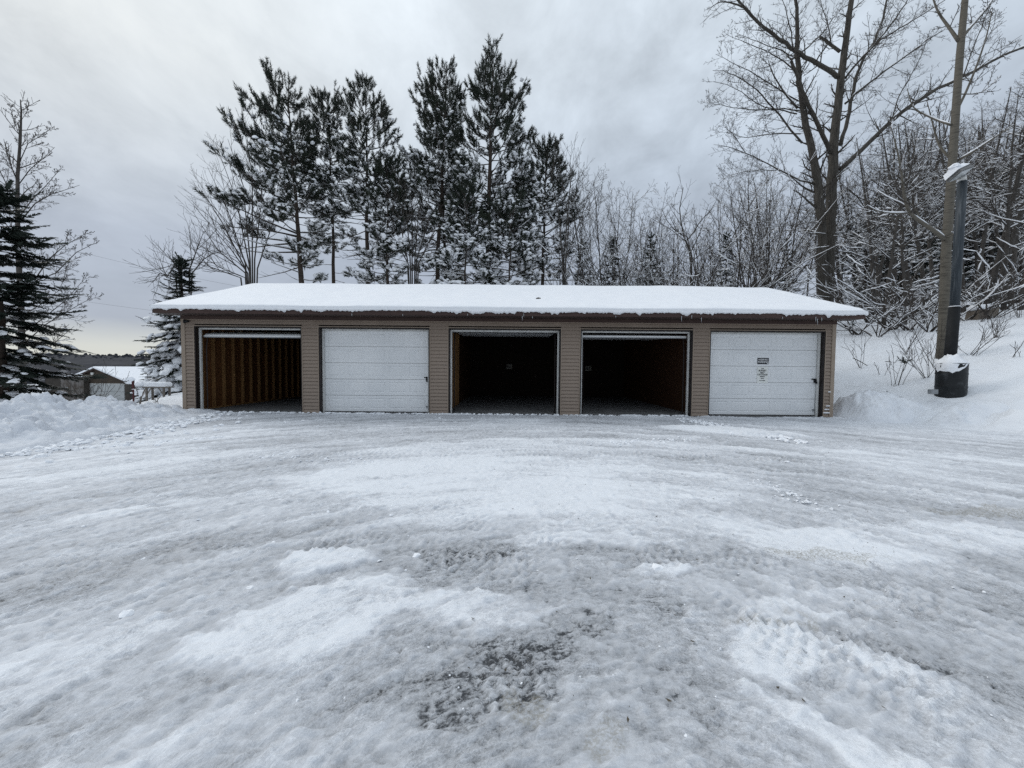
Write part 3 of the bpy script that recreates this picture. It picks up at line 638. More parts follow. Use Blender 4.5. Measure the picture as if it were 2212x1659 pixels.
def text(body, size, parent, m, loc, ox=0.0):
    cu = bpy.data.curves.new('lettering', 'FONT'); cu.body = body; cu.size = size; cu.align_x = 'CENTER'; cu.align_y = 'CENTER'; cu.extrude = .0008; cu.offset = ox
    cu.resolution_u = 2; cu.materials.append(m)
    tmp = bpy.data.objects.new('tmp', cu); col.objects.link(tmp); bpy.context.view_layer.update()
    me = bpy.data.meshes.new_from_object(tmp); bpy.data.objects.remove(tmp); me.materials.clear(); me.materials.append(m)
    o = bpy.data.objects.new('lettering', me); col.objects.link(o); o.parent = parent; o.location = loc; o.rotation_euler = (math.pi / 2, 0, 0); return o
def make_signs():
    y = 10.742
    s = thing('parking_sign', 'small black reserved parking sign with white letters on the rightmost door', 'sign', (6.84, y, 1.515))
    part('board', MB().bbox(6.685, 6.995, y, y + .006, 1.43, 1.60, .004), M['signb'], s)
    text('RESERVED', .058, s, M['letw'], (0, -.003, .035), .001); text('PARKING', .070, s, M['letw'], (0, -.003, -.028), .0012)
    part('sticker', MB().box(6.945, 6.985, y - .002, y - .0005, 1.437, 1.457), M['letw'], s)
    s = thing('cottage_sign', 'white paper sign with black lettering and arrow below the black sign', 'sign', (6.83, y, 1.135))
    part('board', MB().bbox(6.685, 6.985, y, y + .006, .915, 1.355, .004), M['signw'], s)
    for t, z, sz in (('FOR', .172, .036), ('SUNSET', .118, .062), ('BAY', .062, .062), ('COTTAGE', .008, .060), ('RENTAL', -.042, .036), ('ONLY', -.090, .036)):
        text(t, sz, s, M['letb'], (0.0, -.003, z), .0014)
    a = MB().box(6.745, 6.875, y - .003, y - .0005, .978, .990); a.add([(6.87, y - .0018, .962), (6.91, y - .0018, .984), (6.87, y - .0018, 1.006)], tris=[(0, 1, 2)])
    part('arrow', a, M['letb'], s)
    for (u, v, lab) in ((1100, 792, 'small pale notice hanging on the back wall of the middle bay'), (1271, 796, 'small pale notice on the back wall of the open bay right of the middle')):
        p = at(u, v, 17.5); s = thing('wall_notice', lab, 'notice', tuple(p))
        part('board', MB().bbox(p[0] - .13, p[0] + .13, 17.51, 17.545, p[2] - .11, p[2] + .11), M['notice'], s)
        part('print', MB().box(p[0] - .09, p[0] - .01, 17.505, 17.509, p[2] - .05, p[2] + .06).box(p[0] + .03, p[0] + .06, 17.505, 17.509, p[2] - .08, p[2] + .08), M['signb'], s)
make_signs()

# ------------------------------------------------------------------ trees
def unit(v): return v / (np.linalg.norm(v) + 1e-9)
def frame(a):
    r = np.array([0, 0, 1.0]) if abs(a[2]) < .9 else np.array([1.0, 0, 0]); x = unit(np.cross(a, r)); return x, np.cross(a, x)
def limb(rng, p, d, L, n, wander, up):
    """a wandering polyline; up bends it to the sky (negative: droops)"""
    P = [np.asarray(p, float)]; d = unit(np.asarray(d, float)); s = L / n
    for i in range(n):
        d = unit(d + rng.normal(0, wander, 3) + np.array([0, 0, up]))
        P.append(P[-1] + d * s)
    return np.array(P)
class Tree:
    def __init__(s, seed): s.rng = np.random.default_rng(seed); s.wood = MB(); s.twigs = MB(); s.snow = MB(); s.segs = []
    def stem(s, P, R, n=None, fine=False, snow=0.0):
        P = np.asarray(P, float); R = np.asarray(R, float) * np.ones(len(P))
        m = R.max(); n = n or (12 if m > .2 else 8 if m > .08 else 5 if m > .03 else 3)
        (s.twigs if fine else s.wood).tube(P, R, n, cap=(n > 3))
        if snow > 0: s.lay_snow(P, R, snow)
    def lay_snow(s, P, R, amt):
        T = np.diff(P, axis=0); T /= np.linalg.norm(T, axis=1, keepdims=True) + 1e-9
        ok = np.abs(T[:, 2]) < .80
        i = 0
        while i < len(ok):
            if not ok[i] or s.rng.random() > amt: i += 1; continue
            j = i
            while j < len(ok) and ok[j] and (s.rng.random() < .85): j += 1
            j = max(j, i + 1)
            Q = P[i:j + 1].copy(); rr = R[i:j + 1]; t = np.clip(rr * .9, .016, .05) * s.rng.uniform(.8, 1.3)
            Q[:, 2] += rr * .75 + t * .35
            k = t.copy(); k[0] *= .4; k[-1] *= .4
            s.snow.tube(Q, k, 4, cap=False); i = j + 1
    def branch(s, P, R, level, spec):
        """side shoots along a stem; spec[level] = (count, start, ang0, ang1, len0, len1, up, wander, rfac, snow)"""
        if level >= len(spec): return
        cnt, st, a0, a1, l0, l1, up, wa, rf, sn = spec[level]
        rng = s.rng; k = len(P) - 1; Lp = np.linalg.norm(np.diff(P, axis=0), axis=1).sum()
        az = rng.uniform(0, 6.28)
        for i in range(max(1, int(round(cnt * rng.uniform(.8, 1.2))))):
            t = st + (1 - st) * ((i + rng.uniform(.1, .9)) / cnt); t = min(t, .985); f = t * k; q = int(f); f -= q
            p = P[q] * (1 - f) + P[q + 1] * f; r = R[q] * (1 - f) + R[q + 1] * f
            ax = unit(P[q + 1] - P[q]); x, y = frame(ax); az += 2.4 + rng.normal(0, .5)
            an = math.radians(rng.uniform(a0, a1)); d = ax * math.cos(an) + (x * math.cos(az) + y * math.sin(az)) * math.sin(an)
            L = Lp * rng.uniform(l0, l1) * (1.15 - .75 * (t - st) / (1 - st + 1e-6))
            nseg = 5 if level == 0 else 4 if level == 1 else 3
            B = limb(rng, p, d, L, nseg, wa, up)
            r0 = min(r * .8, max(.0075, r * rf + L * .003)); RR = np.linspace(r0, max(.0055, r0 * .3), nseg + 1)
            s.stem(B, RR, fine=(level > 0 or r0 < .02), snow=sn * float(np.clip(1.7 - p[2] / 8.0, .12, 1)) if sn else 0)
            s.branch(B, RR, level + 1, spec)
    def finish(s, name, label, cat, loc, mats, group=None, origin=None):
        t = thing(name, label, cat, tuple(loc), group)
        for nm, mb, m, sm in (('trunk', s.wood, mats[0], True), ('crown', s.twigs, mats[1], False), ('snow', s.snow, mats[2] if len(mats) > 2 else M['tsnow'], True)):
            if mb.n:
                me = mb.mesh(nm, m, (0, 0, 0) if origin is None else origin, sm)
                o = part(nm, me, None, t)
                if nm != 'trunk': o['kind'] = 'stuff'
        return t

# --- needle tufts and snow clumps
def tuft_template(seed, n=40):
    r = np.random.default_rng(seed); V = []
    for i in range(n):
        z = r.uniform(-.1, .85) ** 1.0; a = r.uniform(0, 6.28); fw = math.radians(r.uniform(25, 65)) if z < .75 else math.radians(r.uniform(60, 88))
        rad = np.array([math.cos(a), math.sin(a), 0]); d = rad * math.cos(fw) + np.array([0, 0, math.sin(fw)])
        w = np.cross(d, unit(r.normal(0, 1, 3))); w = unit(w) * .034; b = np.array([0, 0, z])
        V += [b - w, b + w, b + d * r.uniform(.38, .58)]
    return np.array(V)
TUFTS = [tuft_template(i) for i in range(3)]
def spray_template(seed, n=30):                                   # flat spruce twig with short needles either side
    r = np.random.default_rng(seed); V = []
    for i in range(n):
        z = i / n; sd = 1 if i % 2 else -1; d = unit(np.array([sd * r.uniform(.5, .9), r.uniform(-.25, .35), r.uniform(.5, 1.0)]))
        w = unit(np.cross(d, [0, 1, 0.2])) * .06; b = np.array([0, 0, z]); V += [b - w, b + w, b + d * r.uniform(.22, .40) * (1.1 - .5 * z)]
    V += [np.array([-.03, 0, 0]), np.array([.03, 0, 0]), np.array([0, 0, 1.15])]
    return np.array(V)
SPRAYS = [spray_template(i) for i in range(3)]
def clump_template(seed):
    r = np.random.default_rng(seed); V = ICOV * (1 + r.uniform(-.28, .28, (len(ICOV), 1))); V[:, 2] = np.where(V[:, 2] < 0, V[:, 2] * .35, V[:, 2] * .75); return V
CLUMPS = [clump_template(i) for i in range(6)]
def scatter(mb, templates, pos, axis, scale, rng, tris=None, spin=True, flat=None):
    pos = np.asarray(pos, float); n = len(pos)
    if not n: return
    axis = np.asarray(axis, float); axis = axis / (np.linalg.norm(axis, axis=1, keepdims=True) + 1e-9)
    ref = np.where(np.abs(axis[:, 2:3]) < .95, [[0, 0, 1.0]], [[1.0, 0, 0]])
    a = np.cross(axis, ref); a /= np.linalg.norm(a, axis=1, keepdims=True); b = np.cross(axis, a)
    th = rng.uniform(0, 6.28, n) if spin else (flat if flat is not None else rng.normal(0, .35, n))
    ca, sa = np.cos(th)[:, None], np.sin(th)[:, None]; a, b = a * ca + b * sa, b * ca - a * sa
    which = rng.integers(0, len(templates), n); scale = np.broadcast_to(np.asarray(scale, float), (n,))
    for k, T in enumerate(templates):
        i = np.where(which == k)[0]
        if not len(i): continue
        V = pos[i, None] + scale[i, None, None] * (T[None, :, 0:1] * a[i, None] + T[None, :, 1:2] * b[i, None] + T[None, :, 2:3] * axis[i, None])
        m = len(T); tt = np.arange(m).reshape(-1, 3) if tris is None else tris
        mb.add(V.reshape(-1, 3), tris=(np.arange(len(i))[:, None, None] * m + tt[None]).reshape(-1, 3))

def pine(seed, label, top, base, Y, crown_v, wid, r0, snowy=1.0, lean=None, Yt=None, gaps=.20, wl=1.0, wr=1.0):
    """red pine: top / base = picture points it reaches, built at its own distance Y"""
    rng = np.random.default_rng(seed)
    T = at(top[0], top[1], Y); Bv = at(base[0], base[1], Y)
    x0 = Bv[0] + (Bv[0] - T[0]) / max(T[2] - Bv[2], 1) * Bv[2] * .4; B = np.array([x0, Y + rng.uniform(-.3, .3), gz(x0, Y) - .1])
    n = 14; P = []
    for i in range(n + 1):
        t = i / n; z = B[2] + (T[2] - B[2]) * t
        if z <= Bv[2]: q = (z - B[2]) / (Bv[2] - B[2]); x = B[0] + (Bv[0] - B[0]) * q
        else: q = (z - Bv[2]) / (T[2] - Bv[2]); x = Bv[0] + (T[0] - Bv[0]) * q
        P.append((x + rng.normal(0, .03), B[1] + rng.normal(0, .03), z))
    P = np.array(P); H = T[2] - B[2]
    R = r0 * np.linspace(1.1, .06, n + 1) ** .9
    tr = Tree(seed); tr.stem(P, R, 9)
    cz = at(top[0], crown_v, Y)[2]; ch = T[2] - cz
    tp, ta, ts, sp, ss = [], [], [], [], []
    z = T[2] - .95
    def onstem(z): return np.array([np.interp(z, P[:, 2], P[:, 0]), np.interp(z, P[:, 2], P[:, 1]), z])
    for k in range(5): tp.append(onstem(T[2] - .45 - .2 * k) + rng.normal(0, .06, 3)); ta.append(np.array([0, 0, 1]) + rng.normal(0, .25, 3)); ts.append(.36)
    while z > max(cz - ch * .15, 1.2):
        t = (T[2] - z) / ch
        if t < 1.02: nb = 5 if t > .12 else 4
        else: nb = 2
        for a in rng.uniform(0, 6.28) + np.arange(nb) * 6.283 / nb + rng.normal(0, .3, nb):
            if rng.random() < gaps + .12 * (t > .75): continue
            L = wid * min(1.0, 1.12 * (t + .015) ** .46) * rng.uniform(.5, 1.15) * (1 - .35 * max(0, t - .8) / .25)
            L *= (wl if math.cos(a) < -.3 else wr if math.cos(a) > .3 else 1.0)
            L = max(L, .3) if t > .08 else min(max(L, .25), .55)
            el = math.radians(np.interp(t, [0, .1, .3, .6, 1], [66, 46, 26, 10, -8]) + rng.normal(0, 7)); d = np.array([math.cos(a) * math.cos(el), math.sin(a) * math.cos(el), math.sin(el)])
            p = onstem(z + rng.uniform(-.12, .12)); ns = 5
            Bq = limb(rng, p, d, L, ns, .07, .05 if t < .7 else .02)
            br = np.linspace(.012 + .010 * L, .008, ns + 1)
            dead = t > .8 and rng.random() < .45
            sn = snowy * np.interp(t, [0, .2, .45, .75, 1], [.0, .12, .34, .65, .9])
            tr.stem(Bq, br, 4 if L > 1.5 else 3, fine=True, snow=sn * .7)
            pts = [(Bq[-1], Bq[-1] - Bq[-2])]
            m = int(L * (2.9 if not dead else 1.2)) + 1
            for q in range(m):
                u = rng.uniform(.42, .98) * ns; i = int(u); f = u - i; pp = Bq[i] * (1 - f) + Bq[i + 1] * f; ax = unit(Bq[i + 1] - Bq[i])
                sd = 1 if q % 2 else -1; hz = unit(np.cross(ax, [0, 0, 1.0])) * sd
                dd = unit(ax * .75 + hz * rng.uniform(.5, 1.0) + np.array([0, 0, rng.uniform(.0, .55)]))
                l2 = rng.uniform(.25, .5) + .22 * L * (1 - u / ns)
                C = limb(rng, pp, dd, l2, 2, .12, .12); tr.stem(C, [.012, .009, .006], 3, fine=True, snow=sn * .3)
                pts.append((C[-1], C[-1] - C[-2]))
                if l2 > .5: pts.append((C[1], unit(C[1] - C[0]) + np.array([0, 0, .5])))
            if dead: continue
            for pp, ax in pts:
                ax = unit(ax) + np.array([0, 0, .55 if t < .6 else .3]); tp.append(pp); ta.append(ax); ts.append(rng.uniform(.32, .48))
                tp.append(pp - unit(ax) * .16 + rng.normal(0, .07, 3)); ta.append(ax + rng.normal(0, .45, 3)); ts.append(rng.uniform(.24, .38))
                if t > .3:
                    for _ in range(2 if t < .5 else 4):
                        if rng.random() < sn * .72: sp.append(pp + np.array([0, 0, .10]) + unit(ax) * .12 + rng.normal(0, .10, 3) * [1, 1, .5]); ss.append(rng.uniform(.045, .13) * (1 + .2 * sn))
        z -= rng.uniform(.30, .50)
    # bare dead stubs below the crown
    for zz in np.arange(2.5, cz, .5):
        if rng.random() < .6:
            a = rng.uniform(0, 6.28); L = rng.uniform(.5, 1.9); Bq = limb(rng, onstem(zz), [math.cos(a), math.sin(a), rng.uniform(-.2, .25)], L, 4, .12, .0)
            tr.stem(Bq, np.linspace(.02, .006, 5), 3, fine=False, snow=.5)
    cr = MB(); scatter(cr, TUFTS, tp, ta, ts, rng)
    t = tr.finish('pine_tree', label, 'pine tree', B, (M['bark'], M['twig']), 'red pines behind the garage', origin=B)
    o = part('needles', cr.mesh('needles', M['needle'], B), None, t); o['kind'] = 'stuff'
    if sp:
        sm = MB(); scatter(sm, [c * [1.15, .95, .7] for c in CLUMPS], sp, np.tile([0, 0, 1.0], (len(sp), 1)) + rng.normal(0, .3, (len(sp), 3)), ss, rng, ICOT)
        o = part('snow_clumps', sm.mesh('snow_clumps', M['tsnow'], B, True), None, t); o['kind'] = 'stuff'
    return t
PINES = [
    (11, 'leftmost tall pine behind the garage with a flat spreading left side', (627, 192), (655, 606), 24.5, 580, 4.0, .20, .75, {'wl': 1.12, 'wr': .6}),
    (12, 'slim pine with a short crown, next right of the leftmost pine', (712, 204), (723, 606), 26.5, 490, 2.1, .15, .9, {}),
    (13, 'pointed pine left of the sky gap between the two pine groups', (786, 186), (792, 606), 25.0, 560, 2.75, .19, 1.0, {}),
    (14, 'short snowy pine filling the low gap between the two pine groups', (836, 340), (834, 606), 24.0, 600, 2.3, .14, 1.3, {}),
    (15, 'narrow forked pine at the left of the tallest pine', (966, 138), (942, 606), 25.5, 570, 2.9, .19, .9, {'wl': 1.1, 'wr': .7}),
    (16, 'thin pine stem pressed close between two taller pines', (950, 210), (962, 606), 27.0, 560, 1.8, .15, 1.0, {}),
    (17, 'tallest pine of all, standing above the middle bays', (1064, 112), (1051, 606), 24.0, 600, 3.35, .24, .95, {'wl': .85, 'wr': 1.15}),
    (18, 'low broad snowy pine at the right end of the pines', (1180, 318), (1172, 606), 25.0, 610, 2.7, .16, 1.3, {'wl': 1.2, 'wr': 1.0}),
    (19, 'very small snow laden pine under the tallest pine', (1010, 400), (1005, 606), 22.8, 640, 1.9, .09, 1.6, {}),
    (20, 'snow laden low pine between the tallest pine and the right end pine', (1105, 430), (1100, 606), 22.6, 640, 2.0, .09, 1.6, {}),
]
for sd, lab, tp, bs, Y, cv, wd, r0, sn, kw in PINES: pine(sd, lab, tp, bs, Y, cv, wd, r0, sn, **kw)

def conifer(seed, name, label, loc, H, wid, clear=.03, droop=-12, snowy=.5, spacing=.3, size=.3, pad=.16, mats=None, step=.28, dens=1.0, group=None, tipup=.05, power=.8, puff=.25, flat=.62, sprof=(0, .2, 1), nwh=5):
    rng = np.random.default_rng(seed); tr = Tree(seed); P = np.array([(rng.normal(0, .02), rng.normal(0, .02), H * i / 10) for i in range(11)]); R = np.linspace(H * .016 + .03, .012, 11)
    tr.stem(P, R, 7); tp, ta, ts, sp, ss, sa = [], [], [], [], [], []
    z = H - .1
    for k in range(4): tp.append([0, 0, H - .25 * k]); ta.append([rng.normal(0, .2), rng.normal(0, .2), 1]); ts.append(size)
    while z > H * clear:
        t = (H - z) / H
        for a in rng.uniform(0, 6.28) + np.arange(nwh) * 6.2832 / nwh + rng.normal(0, .25, nwh):
            if rng.random() < .1: continue
            L = max(.2, wid * t ** power * rng.uniform(.7, 1.12)); el = math.radians(np.interp(t, [0, .15, 1], [40, 10, droop]) + rng.normal(0, 6))
            Bq = limb(rng, (0, 0, z + rng.uniform(-.1, .1)), (math.cos(a) * math.cos(el), math.sin(a) * math.cos(el), math.sin(el)), L, 5, .05, -.02 if droop < 0 else .03)
            if len(Bq) > 2: Bq[-1, 2] += tipup * L
            tr.stem(Bq, np.linspace(.008 + .008 * L, .005, 6), 3, fine=True)
            m = int(L / step * dens) + 2
            for q in range(m):
                u = (.12 + .86 * (q + rng.random()) / m) * 5; i = min(int(u), 4); f = u - i; pp = Bq[i] * (1 - f) + Bq[i + 1] * f; ax = unit(Bq[i + 1] - Bq[i])
                for sd in (-1, 1):
                    hz = unit(np.cross(ax, [0, 0, 1.0])) * sd; dd = unit(ax * rng.uniform(.5, .9) + hz * rng.uniform(.4, .9) + np.array([0, 0, rng.uniform(-.35, .05)]))
                    tp.append(pp); ta.append(dd); ts.append(size * rng.uniform(.7, 1.3) * (1.15 - .1 * u))
                if rng.random() < snowy * np.interp(t, sprof, [.0, .6, 1.15]): sp.append(pp + np.array([0, 0, pad * .3]) + rng.normal(0, pad * .4, 3) * [1, 1, .3]); ss.append(pad * rng.uniform(.4, 1.4)); sa.append([math.cos(a) * puff, math.sin(a) * puff, 1])
            tp.append(Bq[-1]); ta.append(ax); ts.append(size)
        z -= spacing * rng.uniform(.75, 1.25)
    t_ = tr.finish(name, label, 'conifer tree', loc, (M['bark'], M['twig']), group, origin=(0, 0, 0))
    cr = MB(); scatter(cr, SPRAYS, tp, ta, ts, rng, spin=False)
    o = part('needles', cr.mesh('needles', M['spruce'], (0, 0, 0)), None, t_); o['kind'] = 'stuff'
    if sp:
        sm = MB(); scatter(sm, [c * [1, 1, flat] for c in CLUMPS], sp, np.array(sa) + rng.normal(0, .22, (len(sp), 3)), ss, rng, ICOT)
        o = part('snow_clumps', sm.mesh('snow_clumps', M['tsnow'], (0, 0, 0), True), None, t_); o['kind'] = 'stuff'
    return t_
def ground_pt(u, Y):
    p = at(u, 800, Y); return np.array([p[0], Y, gz(p[0], Y) - .05])
# near spruce at the left edge of the photograph
b = ground_pt(4, 11.6); top = at(4, 425, 11.6)
conifer(31, 'spruce_tree', 'near dark spruce with long drooping boughs at the far left', b, top[2] - b[2], 1.95, .05, -22, .50, .28, .35, .085, step=.10, tipup=.03, power=.30, flat=.55, sprof=(.15, .5, 1), nwh=7)
b = ground_pt(398, 20.5); top = at(404, 566, 20.5)
conifer(32, 'spruce_tree', 'snow laden young spruce beside the left wall of the garage', b, top[2] - b[2], 2.6, .02, -26, .46, .22, .33, .20, step=.13, power=.85, puff=.8, flat=.85, sprof=(.22, .5, 1), nwh=6)
b = ground_pt(332, 24); conifer(33, 'spruce_tree', 'low white spruce half hidden left of the snow laden spruce', b, 3.0, 1.25, .02, -20, .4, .27, .28, .24, step=.2, puff=.8, flat=.9)

# --- bare trees
def bare(seed, H, r0, spec, n=9, wander=.05, lean=(0, 0), clear=0):
    t = Tree(seed); P = limb(t.rng, (0, 0, -.15), (lean[0], lean[1], 1), H, n, wander, .05); R = r0 * np.linspace(1.08, .10, n + 1) ** .85
    t.stem(P, R); t.branch(P, R, 0, spec); return t
def spec_upright(sn): return [(15, .28, 28, 55, .22, .36, .07, .09, .42, sn), (6, .22, 25, 50, .28, .5, .06, .12, .5, sn), (4, .2, 25, 55, .3, .55, .05, .14, .5, sn * .5)]
def spec_wood(sn): return [(17, .30, 35, 70, .16, .32, .05, .12, .40, sn), (7, .2, 30, 60, .28, .5, .04, .15, .5, sn), (5, .2, 30, 65, .3, .55, .04, .16, .5, sn * .5)]
# young trees in the thicket behind the roof
thicket = [bare(100 + i, 10.5, .070, spec_upright(.85), lean=(.04 * (i - 2), 0)).finish('bare_tree', 'slim bare tree in the snowy thicket behind the roof', 'tree', (0, 60, -50), (M['barkg'], M['twig']), 'bare young trees behind the roof') for i in range(5)]
rng = np.random.default_rng(55)
first = [True] * 5
def plant(protos, firsts, k, loc, rz, s, label, group):
    if firsts[k]:
        firsts[k] = False; r = protos[k]; r.location = loc; r.rotation_euler = (0, 0, rz); r.scale = (s, s, s); r['label'] = label; r['group'] = group; return r
    return copy_tree(protos[k], loc, rz, s, label, group)
spots = [(1238, 22.5, 430), (1262, 27, 395), (1290, 24, 470), (1312, 28, 412), (1325, 23, 405), (1338, 29, 410), (1352, 24, 430), (1372, 26, 470), (1395, 23, 500), (1405, 28, 470), (1425, 25, 495), (1440, 27, 470),
         (1462, 23, 455), (1500, 29, 470), (1525, 24, 500), (1545, 27, 450), (1562, 30, 415), (1580, 26, 440), (1602, 23, 430), (1618, 30, 380), (1640, 27, 385), (1658, 31, 360), (1672, 24, 420), (1690, 29, 350), (1712, 33, 380), (1735, 32, 420),
         (1215, 29, 500), (1180, 28, 520), (1455, 31, 440), (1380, 31, 440), (1280, 31, 440), (1595, 33, 400), (1530, 32, 470)]
for i, (u, Y, v) in enumerate(spots):
    p = ground_pt(u, Y); tz = at(u, v, Y)[2]
    plant(thicket, first, i % 5, p, rng.uniform(0, 6.28), (tz - p[2]) / 10.3, 'slim bare tree in the snowy thicket behind the roof', 'bare young trees behind the roof')
# forked tree that stands out of the thicket
def forked():
    t = Tree(140); Y = 25.0
    def L(pts, r0, r1, fine=False, sn=.2):
        Q = np.array([at(u, v, Y + dy) for u, v, dy in pts]); R = np.linspace(r0, r1, len(Q)); t.stem(Q, R, fine=fine, snow=sn); return Q, R
    b0 = ground_pt(1494, Y); v0 = 640
    a = L([(1494, 1000, 0), (1494, 740, 0), (1493, 600, 0), (1493, 570, 0), (1489, 540, .1), (1478, 512, .1), (1471, 480, 0), (1468, 450, 0), (1476, 405, 0)], .10, .018)
    b = L([(1483, 520, 0), (1500, 500, .2), (1508, 485, .2), (1520, 470, .3), (1535, 455, .3), (1548, 432, .2)], .05, .012)
    c = L([(1474, 508, 0), (1455, 495, -.3), (1440, 475, -.4), (1430, 452, -.4)], .035, .010)
    d = L([(1506, 490, .2), (1500, 470, .4), (1498, 440, .4)], .03, .008)
    e = L([(1494, 565, 0), (1515, 548, .4), (1540, 530, .6), (1570, 508, .6)], .035, .008)
    for Q, R in (a, b, c, d, e): t.branch(Q, R, 0, [(7, .45, 30, 60, .10, .22, .06, .1, .4, .1), (3, .2, 25, 50, .3, .5, .06, .12, .5, 0)])
    t.finish('bare_tree', 'bare tree with a clear y fork standing above the thicket behind the roof', 'tree', b0, (M['barkg'], M['twig']), origin=b0)
forked()
# multi stemmed fans of stems
def fan(seed, label, u0, Y, stems, name='bare_tree', cat='tree', mt=None):
    t = Tree(seed); b = ground_pt(u0, Y); rg = t.rng
    for pts in stems:
        Q = np.array([b] + [at(u, v, Y + rg.uniform(-.6, .6)) for u, v in pts]); Q = np.array([(1 - f) * Q[i] + f * Q[i + 1] for i in range(len(Q) - 1) for f in (0, .33, .66)] + [Q[-1]])
        R = np.linspace(.055, .009, len(Q)); t.stem(Q, R, snow=.12)
        t.branch(Q, R, 0, [(11, .4, 20, 45, .12, .26, .05, .08, .4, .1), (4, .2, 20, 45, .25, .45, .05, .1, .5, 0)])
    return t.finish(name, label, cat, b, (mt or M['barkg'], M['twig']), origin=b)
fan(151, 'many stemmed bare tree fanning out left of the leftmost pine', 548, 23.0,
    [[(530, 590), (470, 540), (415, 455)], [(530, 580), (480, 480), (428, 400)], [(530, 570), (490, 450), (448, 360)], [(538, 570), (510, 430), (470, 320)], [(540, 560), (525, 400), (492, 300)],
     [(545, 560), (545, 380), (525, 262)], [(520, 600), (450, 575), (410, 530)], [(550, 560), (565, 430), (560, 330)], [(535, 590), (500, 540), (440, 470)], [(556, 580), (590, 480), (600, 400)], [(530, 600), (480, 580), (430, 550)], [(540, 590), (510, 520), (478, 420)]])
fan(152, 'bare stems fanning upward between the two pine groups', 893, 23.5,
    [[(880, 560), (862, 470), (840, 420)], [(886, 560), (878, 460), (868, 400)], [(890, 560), (890, 450), (888, 410)], [(896, 560), (904, 460), (915, 410)], [(900, 560), (925, 480), (945, 440)], [(882, 570), (850, 510), (825, 470)], [(904, 570), (932, 510), (960, 470)]])
fan(153, 'thin bare saplings rising behind the snow laden spruce', 400, 22.0, [[(380, 600), (345, 590), (330, 610)], [(385, 560), (360, 600), (345, 560)], [(410, 580), (425, 540), (440, 500)], [(415, 590), (440, 560), (470, 540)], [(390, 590), (370, 560), (360, 545)]])
fan(154, 'leaning bare sapling at the right edge of the last pine', 1222, 23.0, [[(1215, 560), (1208, 470), (1190, 380), (1205, 325)], [(1218, 560), (1225, 480), (1232, 400), (1232, 335)], [(1222, 560), (1245, 500), (1262, 450), (1280, 390)], [(1222, 560), (1230, 470), (1245, 410), (1250, 370)]])

# bare tree at the far left
def left_bare():
    t = Tree(161); Y = 15.5; b = ground_pt(48, Y)
    def L(pts, r0, r1, sn=.0):
        Q = np.array([at(u, v, Y + dy) for u, v, dy in pts]); R = np.linspace(r0 * .62, r1 * .8, len(Q)); t.stem(Q, R, snow=sn); return Q, R
    trunk = np.array([b, at(48, 800, Y), at(45, 640, Y), at(40, 560, Y), at(38, 470, Y), at(38, 380, Y), at(44, 300, Y), at(46, 240, Y), at(44, 215, Y)]); t.stem(trunk, np.linspace(.115, .013, 9))
    TR = (trunk, np.linspace(.15, .015, 9))
    ls = [L(p, r, .008) for p, r in (
        ([(45, 640, 0), (80, 605, .2), (120, 590, .3), (165, 545, .4), (205, 525, .5)], .05), ([(60, 625, 0), (105, 560, -.2), (140, 530, -.4), (185, 505, -.5)], .045),
        ([(48, 720, 0), (90, 690, .3), (140, 650, .4), (185, 600, .5)], .045), ([(48, 745, 0), (100, 700, -.3), (150, 670, -.3), (195, 645, -.3)], .04), ([(50, 790, 0), (95, 760, .2), (130, 730, .3), (160, 705, .3)], .035),
        ([(42, 480, 0), (75, 440, .3), (110, 420, .4), (172, 400, .5)], .045), ([(40, 470, 0), (70, 430, -.3), (100, 400, -.4), (130, 365, -.5)], .04), ([(39, 400, 0), (65, 365, .2), (90, 345, .3), (118, 318, .3)], .035),
        ([(42, 350, 0), (60, 310, .2), (85, 295, .3), (118, 272, .3)], .03), ([(38, 430, 0), (15, 400, .2), (-5, 360, .3), (-20, 330, .3)], .04), ([(38, 390, 0), (20, 350, -.2), (8, 300, -.3)], .03), ([(44, 300, 0), (30, 260, .1), (22, 230, .2)], .022), ([(46, 260, 0), (58, 240, .1), (62, 222, .1)], .015),
        ([(48, 680, 0), (85, 660, .2), (130, 625, .3), (150, 560, .3)], .03), ([(38, 520, 0), (10, 480, .4), (-15, 430, .5)], .04))]
    for Q, R in ls: t.branch(Q, R, 0, [(13, .15, 25, 55, .16, .34, .06, .1, .4, .05), (6, .2, 25, 50, .28, .5, .06, .12, .5, 0), (4, .3, 25, 50, .3, .5, .05, .12, .5, 0)])
    t.branch(*TR, 0, [(16, .5, 30, 60, .06, .12, .06, .1, .3, 0), (5, .2, 25, 50, .3, .5, .06, .12, .5, 0)])
    t.finish('bare_tree', 'tall bare tree rising behind the near spruce at the far left', 'tree', b, (M['barkg'], M['twig']), origin=b)
left_bare()

